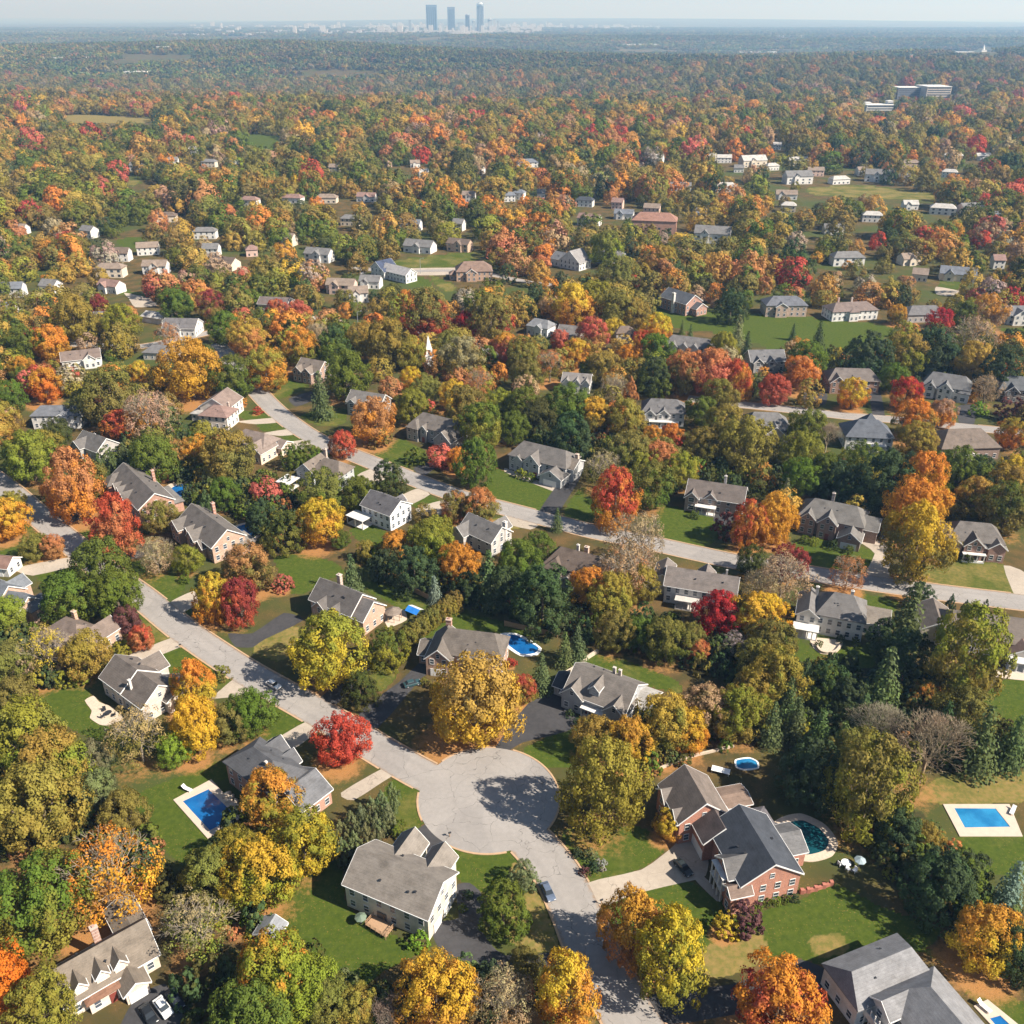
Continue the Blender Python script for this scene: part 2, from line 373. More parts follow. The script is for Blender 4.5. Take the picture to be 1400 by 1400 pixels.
# trees: form x y width colour[/second colour]; x, y = the middle of the crown in the photo
# forms r round  o oval  t tall  s thin-leaved  b bare  c conifer  a column evergreen  e dense evergreen  h shrub
TREES = """
r 52 1098 112 yo;r 130 1080 52 sg;r 170 1110 60 ol;s 150 1193 112 O/Y;r 55 1228 118 g/yg;r -5 1335 84 OR;r 55 1372 84 yg;s 268 1262 84 tn/yg;r 288 1193 72 ol/yg
r 322 1160 60 yg;r 370 1088 76 O/yg;r 412 1148 84 yg/Y;r 355 1190 90 Y/yg;r 372 1322 100 yg/O;r 412 1347 84 yg;r 450 1368 60 ol;r 487 1372 52 yo;r 345 1388 96 g/yg
r 595 1352 96 Y/O;b 535 1384 44 br;s 682 1362 74 tn;e 688 1236 68 g;e 716 1194 38 sg;h 545 1131 26 g;h 573 1284 28 lg
o 828 1066 100 yo/yg;r 914 1125 38 Y/O;o 868 1262 84 O/c;o 917 1300 96 Y/yg;o 775 1350 80 Y/O;r 720 1318 46 ol;s 703 1362 56 tn
h 993 1262 34 Y;h 1022 1250 46 ma;h 807 1167 18 sg;h 822 1180 16 gy;h 790 1165 15 E;h 812 1184 17 E;h 800 1190 14 ma;r 1066 1368 110 O/R
o 1192 1062 104 ol/yg;e 1230 1135 62 E;r 1268 1146 44 yo;e 1290 1205 92 E;e 1322 1194 68 E/g;c 1386 1205 50 sp;r 1350 1276 84 O/Y;e 1115 1050 84 E;e 1392 1300 66 E
b 1270 1020 90 br;b 1205 992 66 br;c 1090 976 40 cg;c 1122 996 44 cg;c 1152 1010 40 cg;r 1165 1035 76 ol;c 1212 924 62 cg;c 1345 1005 66 cg;c 1388 1010 52 cg;r 1266 950 40 ol/O;r 1322 974 68 ol
o 1328 886 98 yg/yo;c 1246 838 62 cg;e 1259 812 34 E;e 1212 866 46 E;e 1242 892 70 E;r 1062 922 76 yo;r 1056 872 58 ol;r 1046 838 58 Y/O;s 1070 790 68 tn;r 1080 765 44 dr;s 1161 782 44 c
o 1255 737 78 Y/ol;r 1252 688 72 O/Y;o 1062 703 50 Y/O;c 1100 925 40 E;e 1132 930 58 E/g;e 1158 948 48 E;c 1080 950 40 cg;c 1180 975 44 cg;c 1292 985 44 E;c 1056 985 42 cg
a 1300 826 17 E;a 1320 831 14 E;a 1346 832 17 E
r 138 772 74 g;r 95 815 66 g;r 158 810 64 g;r 172 846 36 ma;r 192 870 32 R/c;s 62 888 66 Y/tn;r 118 892 60 yo;r 10 838 48 yg;r 14 905 56 ol;r 20 950 52 ol;s 212 757 46 tn
o 155 712 60 R/c;o 290 812 48 Y/O;o 326 818 48 dr/R;r 338 772 62 c/ol;r 256 763 36 yg;r 46 745 34 ol;r 72 745 30 c;r 10 706 50 Y/O;o 264 932 52 O/Y;o 264 988 62 Y;s 187 1003 76 tn/ol
r 240 1022 44 lg;r 36 1002 92 yg/ol;r 62 1045 96 yo/yg;r 312 986 52 ol;r 346 970 60 g;h 302 918 24 ol;h 105 918 30 yg;h 160 888 26 yg;r 126 1036 48 sg;h 85 925 26 yg
r 450 884 94 yg/Y;e 530 881 52 g/yg;e 492 938 46 dk;r 468 1006 66 R;r 648 950 114 Yo/Y;e 388 722 52 dk/ol;r 440 710 58 Y/O;r 465 736 24 g;r 502 752 28 yo;c 480 780 34 cg;r 542 746 44 O/ol;r 590 738 60 yg
r 628 768 52 O;e 566 774 58 E;c 594 803 24 sp;c 668 786 50 cg;e 692 802 58 E;h 386 795 26 pk;e 526 770 40 E;e 640 800 40 E;h 318 795 22 R
c 762 708 20 cg;r 736 748 44 g;r 710 766 58 g;e 742 812 84 E;s 872 738 74 tn;s 856 776 72 tn/c;r 806 800 50 O/Y;r 836 812 60 yo;r 876 796 48 yo;c 772 884 32 cg;c 790 876 34 cg;c 740 915 36 cg
r 714 940 36 R/yo;r 842 860 50 ol;r 912 872 58 ol/g;r 876 864 44 g;r 944 870 40 ol;r 982 836 56 CR;r 1030 840 60 Y/yg;s 1008 880 34 gy;r 955 888 28 c/R;r 1034 898 50 ol
r 965 968 64 tn/ol;r 906 985 74 Yo/ol;r 940 996 56 Y/O;r 864 1010 60 O/Y;r 812 1003 54 yo;r 1012 972 70 yg/yo;r 1030 944 56 yo;r 1028 765 40 dk;o 1027 712 46 R/O;h 997 716 40 ma;s 1040 802 50 tn
o 842 676 60 R/O;r 890 660 58 ol/g;r 932 640 46 yg;s 822 640 48 tn/ol;r 920 594 30 O/R;r 892 597 30 O/yo;r 855 570 50 yo;r 812 566 46 Y/ol;r 777 552 58 g;e 780 592 58 E;r 717 552 46 g;r 704 582 40 g
r 720 510 40 ol;s 752 497 40 c/ol;r 786 481 36 Y/O;r 765 463 24 pk;r 810 453 40 pk/c;r 838 448 26 Y;r 898 448 40 Y/O;r 877 464 26 R/O;r 860 486 30 O;r 897 478 44 g;e 896 512 48 E/g
r 940 506 54 c/ol;r 975 506 58 c/pk;o 1008 516 38 R/O;r 985 540 44 ol;s 840 530 36 tn;a 862 536 24 c;r 960 562 40 g;r 992 583 58 yo/g;r 1020 602 68 yo/ol;r 962 608 48 ol;r 782 415 54 Y/O;r 808 425 30 O
r 840 420 50 ol;r 867 428 40 yo;e 1000 416 40 E;c 933 446 11 cg;c 944 454 14 cg;c 1010 450 26 sg;c 1022 468 20 E;r 990 472 36 yg
r 1095 508 42 O/c;r 1057 530 38 R/pk;r 1167 536 38 Y/O;r 1240 536 40 CR/O;r 1235 480 54 yo/yg;r 1222 514 36 g;c 1120 458 26 E;c 1085 452 13 E;h 1147 480 14 Y;r 1227 428 24 O/ol;r 1285 438 34 CR/R
r 1320 430 36 g;r 1352 424 44 O/tn;s 1330 462 58 tn/ol;r 1332 492 48 Yo;s 1350 530 34 tn;h 1332 542 16 O;r 1290 563 34 tn/O;r 1252 570 48 O/ol;r 1255 600 48 yo;e 1190 482 58 E;e 1275 476 58 E;e 1375 500 58 E
r 1386 590 38 yo/O;r 1386 645 46 Y/ol;r 1335 670 26 O;r 1315 640 58 g;r 1292 636 38 g;o 1265 655 60 O/Y;r 1105 583 48 g/yg;r 1095 615 50 yg;r 1097 650 48 g;c 1075 670 24 sg;r 1130 638 40 g;r 1180 630 54 g/yo;e 1210 652 76 E;b 1132 595 34 br
s 1282 736 48 tn/ol;r 1380 690 66 g/ol;e 1150 655 50 E;e 1340 645 46 E;e 1250 640 44 E;h 1382 555 36 ma;h 1340 558 22 lg
r 60 412 18 R;o 135 418 24 dr;r 68 466 44 O;r 32 468 44 g;r 62 524 42 O/OR;r 30 502 30 O/g;r 12 540 40 g;r 165 438 44 yg;r 100 432 58 yo;r 190 508 28 Y/O;r 258 500 74 O/Y;r 320 512 54 g;r 162 580 38 R/O
s 202 566 64 tn;r 150 540 72 ol;r 115 552 40 ol;r 76 590 38 dk;r 40 620 64 yg;o 97 656 68 c/O;a 137 640 22 cg;a 152 632 22 cg;a 170 624 22 cg;r 207 624 60 g;r 245 620 40 c/g;r 272 616 44 O/ol;r 312 620 68 yo/ol
r 298 607 24 pk;r 307 672 40 g;a 283 690 26 cg;r 220 705 42 ol;r 14 690 38 yo;r 337 458 48 Yo/c;r 307 447 42 g;r 287 415 36 dr/ol;r 240 415 40 g;s 230 457 30 c
r 362 500 54 yo/O;r 410 472 48 O/yg;r 377 423 28 R/c;r 407 427 32 pk/O;s 434 457 34 tn;e 457 470 50 E/g;r 475 510 60 g;c 437 535 38 cg;r 497 460 40 yo;r 530 466 58 yo/ol;r 562 480 40 yo;r 510 570 56 c/O;r 562 516 30 Y/O;r 562 553 44 yg
r 580 530 38 ol;r 620 538 38 Y/O;s 655 522 38 c;r 632 488 54 tn/ol;r 612 472 38 ol;r 637 444 36 CR/R;r 582 427 64 ol/R;r 555 412 30 O;r 670 432 58 ol;r 690 472 34 O/pk;r 657 580 58 g/yg;o 650 630 48 g;r 628 626 30 O;r 683 550 38 yg
e 532 648 42 dk;r 467 606 34 R/c;h 520 597 28 ol;r 440 668 58 ol/g;r 490 672 44 g;e 420 617 30 g;e 400 622 30 g;h 567 622 26 g;r 657 690 44 c/ol;r 622 690 38 ol/c;r 640 694 30 ol;e 358 702 38 E;r 600 722 36 yg;h 352 560 12 R
h 1038 1234 13 lg;h 1050 1232 13 g;h 1062 1230 13 lg;h 1074 1228 13 g;h 1086 1226 13 E;h 790 986 14 E;h 802 990 12 g;h 779 974 12 E;h 712 646 15 yg;h 725 651 14 g;h 1100 736 13 g;h 1113 739 13 yg;h 1140 744 15 E;h 1160 750 13 g
h 1322 762 15 dk;h 1305 759 12 g;h 580 931 12 ol;h 588 934 12 ol;h 596 937 12 ol;h 950 702 13 g;h 640 1222 14 E;h 632 1240 12 g;h 1120 879 10 g;h 1150 872 12 E;h 1170 876 13 g;h 425 868 15 g;h 180 985 14 E;h 252 790 14 g;h 205 720 15 E;h 860 990 12 g;h 700 905 13 R;h 329 548 15 O
"""
BELTS = [  # dense dark understorey between the lots
 [(690,790),(760,770),(830,830),(1000,870),(1060,900),(1050,960),(960,930),(900,905),(820,880),(740,870),(690,830)],
 [(1050,935),(1130,915),(1210,900),(1280,930),(1340,960),(1400,1010),(1400,1050),(1290,1045),(1180,1050),(1100,1060),(1050,1010)],
 [(1150,1090),(1260,1110),(1330,1200),(1340,1290),(1280,1260),(1200,1190)],[(1330,1270),(1400,1240),(1400,1340),(1350,1320)],
 [(0,960),(60,990),(120,1040),(170,1110),(230,1180),(250,1330),(215,1340),(200,1240),(150,1170),(60,1160),(0,1180)],
 [(235,1200),(330,1130),(430,1110),(450,1190),(380,1270),(330,1290),(250,1330)],[(250,1340),(380,1290),(480,1360),(640,1330),(720,1350),(760,1400),(250,1420)],
 [(480,760),(600,760),(690,790),(690,840),(620,830),(560,800)],[(1080,640),(1380,640),(1380,690),(1180,690),(1090,670)],
 [(880,640),(960,620),(1080,650),(1080,680),(900,672)],[(240,640),(400,660),(420,720),(380,760),(330,710),(250,690)],
 [(700,560),(850,560),(900,620),(820,660),(700,610)],[(130,600),(240,590),(330,640),(240,660),(150,650)],[(1030,500),(1400,460),(1400,530),(1220,510),(1080,520)],
 [(850,1020),(960,980),(1050,960),(1050,1010),(960,1030),(880,1070)],[(0,820),(60,880),(110,930),(50,950),(0,960)],
]
CC = {  # leaf colours (linear albedo)
 'g': (.115,.150,.026), 'dk': (.078,.090,.026), 'E': (.062,.090,.038), 'cg': (.105,.140,.052), 'sp': (.20,.235,.18), 'sg': (.17,.19,.085), 'lg': (.19,.28,.035),
 'yg': (.225,.225,.034), 'yo': (.275,.215,.044), 'ol': (.195,.172,.044), 'Yo': (.40,.265,.055), 'Y': (.52,.34,.040), 'O': (.53,.235,.040), 'OR': (.56,.18,.028),
 'c': (.42,.195,.075), 'R': (.41,.075,.045), 'CR': (.37,.032,.036), 'dr': (.24,.05,.045), 'pk': (.46,.125,.085), 'tn': (.36,.265,.145), 'br': (.34,.27,.20), 'gy': (.36,.33,.28), 'ma': (.15,.065,.06)}
WORD = {'g': 'green', 'dk': 'dark olive', 'E': 'dark green', 'cg': 'grey-green', 'sp': 'silvery blue', 'sg': 'sage green', 'lg': 'bright green', 'yg': 'yellow-green', 'yo': 'olive gold', 'ol': 'olive', 'Yo': 'tan gold',
 'Y': 'golden yellow', 'O': 'orange', 'OR': 'bright orange', 'c': 'copper', 'R': 'red', 'CR': 'crimson', 'dr': 'dark red', 'pk': 'pinkish red', 'tn': 'tan', 'br': 'brown', 'gy': 'grey', 'ma': 'maroon'}
KASP = {'r': 1.08, 'o': 1.45, 't': 1.8, 's': 1.12, 'b': 1.25, 'c': 1.75, 'a': 2.1, 'e': 1.12, 'h': 0.85}
class Tree: pass
def solve(form, x, y, w):
    """metres: the tree whose crown, seen from the camera, has its middle at x, y and the width w"""
    W = 8.0
    for _ in range(12):
        h = W * KASP[form]
        X, Y = P(x, y, 0.56 * h)
        W = w * J(X, Y, 0.56 * h)[2] / FOC
    t = Tree(); t.form, t.x, t.y, t.w, t.h, t.px, t.wpx = form, X, Y, W, W * KASP[form], (x, y), w
    return t
trees = []
for e in TREES.replace('\n', ';').split(';'):
    e = e.split()
    if len(e) != 5: continue
    t = solve(e[0], float(e[1]), float(e[2]), float(e[3]) * 1.06)
    c = e[4].split('/'); t.c1, t.c2 = c[0], c[-1]
    trees.append(t)
# the evergreen grove by the cul-de-sac and a loose hedge
for x, y in [(452,1148),(466,1138),(480,1126),(494,1117),(508,1107),(522,1098),(536,1088),(468,1162),(484,1152),(500,1142),(515,1130),(530,1116)]:
    t = solve('a', x, y, 27); t.c1 = t.c2 = 'sg'; trees.append(t)
for i in range(9):
    t = solve('e', 557 + i * 8.2, 868 - i * 6.2, 26); t.c1, t.c2 = 'ol', 'yo'; trees.append(t)

def inside(poly, X, Y):
    X = np.asarray(X); Y = np.asarray(Y); r = np.zeros(X.shape, bool); n = len(poly)
    for i in range(n):
        (x0, y0), (x1, y1) = poly[i], poly[(i + 1) % n]
        if y0 == y1: continue
        r ^= ((y0 > Y) != (y1 > Y)) & (X < (x1 - x0) * (Y - y0) / (y1 - y0) + x0)
    return r
def seg_dist(line, X, Y):
    d = np.full(np.shape(X), 1e9)
    for (x0, y0), (x1, y1) in zip(line[:-1], line[1:]):
        dx, dy = x1 - x0, y1 - y0
        t = np.clip(((X - x0) * dx + (Y - y0) * dy) / (dx * dx + dy * dy), 0, 1)
        d = np.minimum(d, np.hypot(X - x0 - t * dx, Y - y0 - t * dy))
    return d
def smooth_line(pts, k=8):
    out = []
    p = [pts[0]] + list(pts) + [pts[-1]]
    for i in range(1, len(p) - 2):
        for j in range(k):
            t = j / k
            out.append(tuple(0.5 * (2 * p[i][a] + (p[i + 1][a] - p[i - 1][a]) * t + (2 * p[i - 1][a] - 5 * p[i][a] + 4 * p[i + 1][a] - p[i + 2][a]) * t * t
                                    + (3 * p[i][a] - p[i - 1][a] - 3 * p[i + 1][a] + p[i + 2][a]) * t ** 3) for a in (0, 1)))
    return out + [pts[-1]]
def smooth_poly(pts, k=4):
    n = len(pts); o = []
    for i in range(n):
        a, b, c, d = (pts[(i + q) % n] for q in (-1, 0, 1, 2))
        for j in range(k):
            t = j / k
            o.append(tuple(b[m] * (1 - t) ** 2 * (1 + 2 * t) + c[m] * t * t * (3 - 2 * t) + (c[m] - a[m]) * .3 * t * (1 - t) ** 2 - (d[m] - b[m]) * .3 * t * t * (1 - t) for m in (0, 1)))
    return o
lawns_w = [(d, smooth_poly([PT(*q)[:2] for q in pl])) for d, pl in LAWNS]
paths_w = {k: [smooth_poly([P(*q) for q in pl], 3) for pl in v] for k, v in PATHS.items()}
roads_w = [(h, smooth_line([P(*q) for q in pl])) for h, pl in ROADS]
belts_w = [[P(*q) for q in pl] for pl in BELTS]

# ---------------------------------------------------------------- ground: one sheet to the horizon
ys = [-400.0, -100.0, 0.0, 40.0]
while ys[-1] < 60000:
    y = ys[-1]
    ys.append(y + (max(0.55, 0.0042 * y) if y < 420 else 0.011 * y))
ys = np.array(ys)
sx = np.concatenate([[-6, -2.2, -1.35], np.linspace(-1, 1, 640), [1.35, 2.2, 6]])
GX = sx[None, :] * (110 + 0.68 * np.maximum(ys, 0))[:, None]
GY = np.repeat(ys[:, None], len(sx), 1)
GZ = terr(GX, GY)
lawn = np.zeros(GX.shape); dry = np.zeros(GX.shape); litter = np.zeros(GX.shape); belt = np.zeros(GX.shape)
def sub(poly):
    a = np.array(poly); j0, j1 = np.searchsorted(ys, [a[:, 1].min() - 1, a[:, 1].max() + 1])
    return slice(max(j0 - 1, 0), j1 + 1)
for d, pl in lawns_w:
    s = sub(pl); m = inside(pl, GX[s], GY[s])
    lawn[s][m] = 1; dry[s][m] = d
for pl in belts_w:
    s = sub(pl); belt[s][inside(pl, GX[s], GY[s])] = 1
lrng = random.Random(3)
for t in trees:
    if t.form in 'cae' : continue
    a = {'O': 1, 'OR': 1, 'R': .8, 'c': 1, 'CR': .7, 'Y': .8, 'Yo': .9, 'pk': .8}.get(t.c1, .55 if t.form != 'h' else 0)
    if a == 0: continue
    cx, cy, r = t.x - t.w * .12, t.y - t.w * .15, t.w * .72
    j0, j1 = np.searchsorted(ys, [cy - r * 1.4, cy + r * 1.4])
    s = slice(j0, j1)
    dd = np.hypot(GX[s] - cx, (GY[s] - cy)) / r
    litter[s] = np.maximum(litter[s], a * np.clip(1.35 - dd, 0, 1))
nv, nh = GX.shape
idx = np.arange(nv * nh).reshape(nv, nh)
fc = np.stack([idx[:-1, :-1], idx[:-1, 1:], idx[1:, 1:], idx[1:, :-1]], -1).reshape(-1, 4)
def ground_mat():
    m, nt, out = mat_new('ground_cover'); g = N(nt)
    pos = g.n('NewGeometry').outputs['Position']
    at = lambda n: g.attr(n).outputs['Fac']
    big, mid, fine, tiny = g.noise(pos, 0.018, 4), g.noise(pos, 0.14, 5, 0.6), g.noise(pos, 0.9, 5, 0.65), g.noise(pos, 5.0, 3, 0.7)
    wood = g.mix(g.ramp(mid, 0.35, 0.65), (0.060, 0.052, 0.020), (0.115, 0.072, 0.028))
    wood = g.mix(g.ramp(big, 0.42, 0.62), wood, (0.055, 0.070, 0.018))
    wood = g.mix(g.math('MULTIPLY', at('belt'), 0.7), wood, (0.040, 0.034, 0.016))
    edge = g.math('ADD', g.math('MULTIPLY', g.math('SUBTRACT', fine, 0.5), 0.7), g.math('MULTIPLY', g.math('SUBTRACT', mid, 0.5), 0.5))
    lush = g.mix(g.ramp(fine, 0.3, 0.7), (0.038, 0.062, 0.008), (0.066, 0.089, 0.012))
    tan = g.mix(g.ramp(fine, 0.35, 0.65), (0.135, 0.125, 0.032), (0.22, 0.155, 0.055))
    dr = g.ramp(g.math('ADD', at('dry'), g.math('MULTIPLY', g.math('SUBTRACT', g.noise(pos, 0.075, 4, 0.6), 0.5), 1.5)), 0.22, 0.85)
    grass = g.mix(dr, lush, tan)
    grass = g.mix(g.math('MULTIPLY', g.ramp(tiny, 0.5, 0.75), 0.25), grass, g.mix(1.0, grass, (1.5, 1.35, 1.3), 'MULTIPLY'))
    wv = g.n('TexWave', wave_type='BANDS', bands_direction='DIAGONAL'); g.set(wv.inputs[0], pos); wv.inputs['Scale'].default_value = 0.22; wv.inputs['Distortion'].default_value = 1.2
    grass = g.mix(g.math('MULTIPLY', wv.outputs['Fac'], 0.16), grass, g.mix(1.0, grass, (1.35, 1.3, 1.2), 'MULTIPLY'))
    c = g.mix(g.ramp(g.math('ADD', at('lawn'), g.math('MULTIPLY', edge, 0.5)), 0.35, 0.6), wood, grass)
    leaf = g.mix(g.ramp(tiny, 0.35, 0.65), (0.23, 0.105, 0.035), (0.42, 0.20, 0.07))
    leaf = g.mix(g.ramp(fine, 0.4, 0.7), leaf, (0.30, 0.16, 0.06))
    lf = g.ramp(g.math('ADD', g.math('MULTIPLY', at('litter'), 1.15), g.math('MULTIPLY', edge, 1.3)), 0.42, 0.85)
    lf = g.math('MULTIPLY', lf, g.ramp(g.math('ADD', tiny, g.math('MULTIPLY', at('litter'), 0.45)), 0.45, 0.75))
    c = g.mix(g.math('MULTIPLY', lf, 0.92), c, leaf)
    c = g.mix(g.math('MULTIPLY', g.math('MULTIPLY', g.ramp(g.noise(pos, 2.6, 2, 0.7), 0.60, 0.68), g.ramp(mid, 0.35, 0.6)), 0.55), c, (0.30, 0.17, 0.06))
    # the far plain: woods, fields and clearings in broad patches
    sy = g.n('SeparateXYZ'); g.set(sy.inputs[0], pos)
    f1 = g.noise(pos, 0.0035, 6, 0.7); f2 = g.noise(pos, 0.0008, 4)
    farc = g.mix(g.ramp(f1, 0.35, 0.65), (0.045, 0.058, 0.026), (0.13, 0.095, 0.045))
    farc = g.mix(g.ramp(f2, 0.58, 0.72), farc, (0.16, 0.15, 0.10))
    c = g.mix(g.math('MULTIPLY', g.ramp(sy.outputs[1], 2500.0, 6000.0), g.math('SUBTRACT', 1.0, at('lawn'))), c, farc)
    principled(g, out, c, 0.95, 0.1, fine, 0.5)
    return m
M['ground'] = ground_mat()
gme = np_mesh('ground', np.stack([GX, GY, GZ], -1).reshape(-1, 3), fc,
    {k: ('FLOAT', 'POINT', v.ravel()) for k, v in (('lawn', lawn), ('dry', dry), ('litter', litter), ('belt', belt))}, M['ground'], True)
tag(link('ground', gme), 'rolling suburban ground of lawns, leaf litter and woodland floor', kind='structure')

# ---------------------------------------------------------------- roads, kerbs, driveways
def road_mat(name, base, crack, var, lanes=False):
    m, nt, out = mat_new(name); g = N(nt)
    pos = g.n('NewGeometry').outputs['Position']
    a, b, t = g.noise(pos, 0.12, 4, 0.6), g.noise(pos, 1.1, 4, 0.65), g.noise(pos, 9, 2)
    f = g.math('ADD', g.math('MULTIPLY', a, 0.55), g.math('MULTIPLY', b, 0.45))
    c = g.mix(g.ramp(f, 0.3, 0.7), tuple(k * (1 - var) for k in base), tuple(k * (1 + var) for k in base))
    mp = g.n('VectorMath', operation='ADD'); g.set(mp.inputs[0], pos)
    nz = g.n('TexNoise'); g.set(nz.inputs['Vector'], pos); nz.inputs['Scale'].default_value = 0.35
    sc = g.n('VectorMath', operation='SCALE'); g.set(sc.inputs[0], nz.outputs['Color']); sc.inputs['Scale'].default_value = 3.0
    g.set(mp.inputs[1], sc.outputs[0])
    vo = g.n('TexVoronoi', feature='DISTANCE_TO_EDGE'); g.set(vo.inputs['Vector'], mp.outputs[0]); vo.inputs['Scale'].default_value = 0.16
    ck = g.math('MULTIPLY', g.math('SUBTRACT', 1.0, g.ramp(vo.outputs['Distance'], 0.003, 0.013)), g.ramp(b, 0.38, 0.58))
    c = g.mix(g.math('MULTIPLY', ck, crack), c, tuple(k * 0.35 for k in base))
    c = g.mix(g.math('MULTIPLY', g.ramp(t, 0.45, 0.8), 0.35), c, g.mix(1.0, c, (0.75, 0.74, 0.73), 'MULTIPLY'))
    if lanes:
        ac = g.math('ABSOLUTE', g.attr('across').outputs['Fac'])
        tr = g.math('MULTIPLY', g.ramp(g.math('ABSOLUTE', g.math('SUBTRACT', ac, 0.42)), 0.24, 0.05), g.ramp(a, 0.3, 0.6))
        c = g.mix(g.math('MULTIPLY', tr, 0.22), c, g.mix(1.0, c, (0.62, 0.62, 0.63), 'MULTIPLY'))
        ed = g.math('MULTIPLY', g.ramp(g.math('ADD', ac, g.math('MULTIPLY', g.math('SUBTRACT', b, 0.5), 0.5)), 0.84, 1.02), g.ramp(t, 0.3, 0.6))
        c = g.mix(g.math('MULTIPLY', ed, 0.75), c, (0.24, 0.14, 0.065))
        pt = g.noise(pos, 0.055, 1, 0.3); c = g.mix(g.math('MULTIPLY', g.ramp(pt, 0.60, 0.615), 0.28), c, g.mix(1.0, c, (0.70, 0.71, 0.73), 'MULTIPLY'))
        dv = g.n('VectorMath', operation='DISTANCE'); g.set(dv.inputs[0], pos); dv.inputs[1].default_value = (CUL[0] - 1.0, CUL[1] + .5, 0)
        dw = g.math('ADD', dv.outputs['Value'], g.math('MULTIPLY', g.math('SUBTRACT', a, 0.5), 2.2))
        for rr in (6.0,): c = g.mix(g.math('MULTIPLY', g.math('MULTIPLY', g.ramp(g.math('ABSOLUTE', g.math('SUBTRACT', dw, rr)), 0.11, 0.03), g.ramp(b, 0.35, 0.6)), 0.35), c, (0.10, 0.095, 0.09))
    principled(g, out, c, 0.9, 0.2, t, 0.2)
    return m
M['road'] = road_mat('worn_pale_asphalt', (0.282, 0.260, 0.241), 0.7, 0.11, True)
M['dark_drive'] = road_mat('dark_asphalt', (0.052, 0.050, 0.052), 0.4, 0.25)
M['pale_drive'] = road_mat('pale_concrete', (0.37, 0.315, 0.255), 0.5, 0.14)
M['kerb'] = plain('kerb_concrete', (0.42, 0.28, 0.17), 0.9, 0.2, 0.25, 1.2)
def offsets(line):
    o = []
    for i, p in enumerate(line):
        a, b = line[max(i - 1, 0)], line[min(i + 1, len(line) - 1)]
        dx, dy = b[0] - a[0], b[1] - a[1]; l = math.hypot(dx, dy) or 1
        o.append((-dy / l, dx / l))
    return o
def blocked(x, y, skip):
    for i, (h, ln) in enumerate(roads_w):
        if i != skip and seg_dist(ln, np.array([x]), np.array([y]))[0] < h + 0.2: return True
    if skip != 'c' and math.hypot(x - CUL[0], y - CUL[1]) < CUL[2] + 0.2: return True
    return any(inside(pl, np.array([x]), np.array([y]))[0] for v in paths_w.values() for pl in v)
def kerb(mb, pts, nrm, skip):
    for i in range(len(pts) - 1):
        (x0, y0), (x1, y1) = pts[i], pts[i + 1]
        if blocked((x0 + x1) / 2 + 0, (y0 + y1) / 2, skip) or blocked(x1, y1, skip): continue
        (a0, b0), (a1, b1) = nrm[i], nrm[i + 1]
        w, h = 0.38, 0.13
        i0, i1 = (x0, y0), (x1, y1); o0, o1 = (x0 + a0 * w, y0 + b0 * w), (x1 + a1 * w, y1 + b1 * w)
        mb.poly([(*i0, h), (*i1, h), (*o1, h), (*o0, h)]).poly([(*i0, -.05), (*i1, -.05), (*i1, h), (*i0, h)]).poly([(*o1, -.05), (*o0, -.05), (*o0, h), (*o1, h)])
        mb.poly([(*i0, -.05), (*i0, h), (*o0, h), (*o0, -.05)]).poly([(*i1, -.05), (*o1, -.05), (*o1, h), (*i1, h)])
for ri, (hw, ln) in enumerate(roads_w):
    nr = offsets(ln); z = 0.030 + 0.004 * ri
    L = [(p[0] + n[0] * hw, p[1] + n[1] * hw) for p, n in zip(ln, nr)]; Rr = [(p[0] - n[0] * hw, p[1] - n[1] * hw) for p, n in zip(ln, nr)]
    mb = MB()
    for i in range(len(ln) - 1): mb.poly([(*Rr[i], z), (*Rr[i + 1], z), (*L[i + 1], z), (*L[i], z)])
    ro = tag(mb.build('road', M['road']), 'worn pale grey residential street', kind='structure')
    at_ = ro.data.attributes.new('across', 'FLOAT', 'POINT'); at_.data.foreach_set('value', np.tile(np.array([-1, -1, 1, 1], np.float32), len(mb.f)))
    kb = MB()
    kerb(kb, L, nr, ri); kerb(kb, Rr, [(-a, -b) for a, b in nr], ri)
    if kb.f: tag(kb.build('kerb', M['kerb']), 'narrow tan concrete kerb', kind='structure')
n = 72
ring = [(CUL[0] + CUL[2] * math.cos(2 * math.pi * i / n), CUL[1] + CUL[2] * math.sin(2 * math.pi * i / n)) for i in range(n + 1)]
mb = MB().poly([(*p, 0.056) for p in ring[:-1]])
tag(mb.build('cul_de_sac', M['road']), 'round pale turning circle at the end of the street', kind='structure')
kb = MB(); kerb(kb, ring, [((p[0] - CUL[0]) / CUL[2], (p[1] - CUL[1]) / CUL[2]) for p in ring], 'c')
tag(kb.build('kerb', M['kerb']), 'tan kerb around the turning circle', kind='structure')
def sheet(name, poly, z, mat, label, kind='structure'):
    me = bpy.data.meshes.new(name)
    tr = tessellate_polygon([[Vector((*p, 0)) for p in poly]])
    a = sum(poly[i][0] * poly[(i + 1) % len(poly)][1] - poly[(i + 1) % len(poly)][0] * poly[i][1] for i in range(len(poly)))
    fs = []
    for t in tr:
        p, q, r = (poly[k] for k in t)
        fs.append(t if (q[0] - p[0]) * (r[1] - p[1]) - (q[1] - p[1]) * (r[0] - p[0]) > 0 else (t[0], t[2], t[1]))
    me.from_pydata([(*p, z) for p in poly], [], fs); me.materials.append(mat); me.update()
    return tag(link(name, me), label, kind=kind)
k = 0
for kind_, mt, lb in (('dark', 'dark_drive', 'dark asphalt driveway running up to a house'), ('pale', 'pale_drive', 'pale concrete driveway running up to a house')):
    for pl in paths_w[kind_]:
        sheet('driveway', pl, 0.010 + 0.002 * (k % 8), M[mt], lb); k += 1
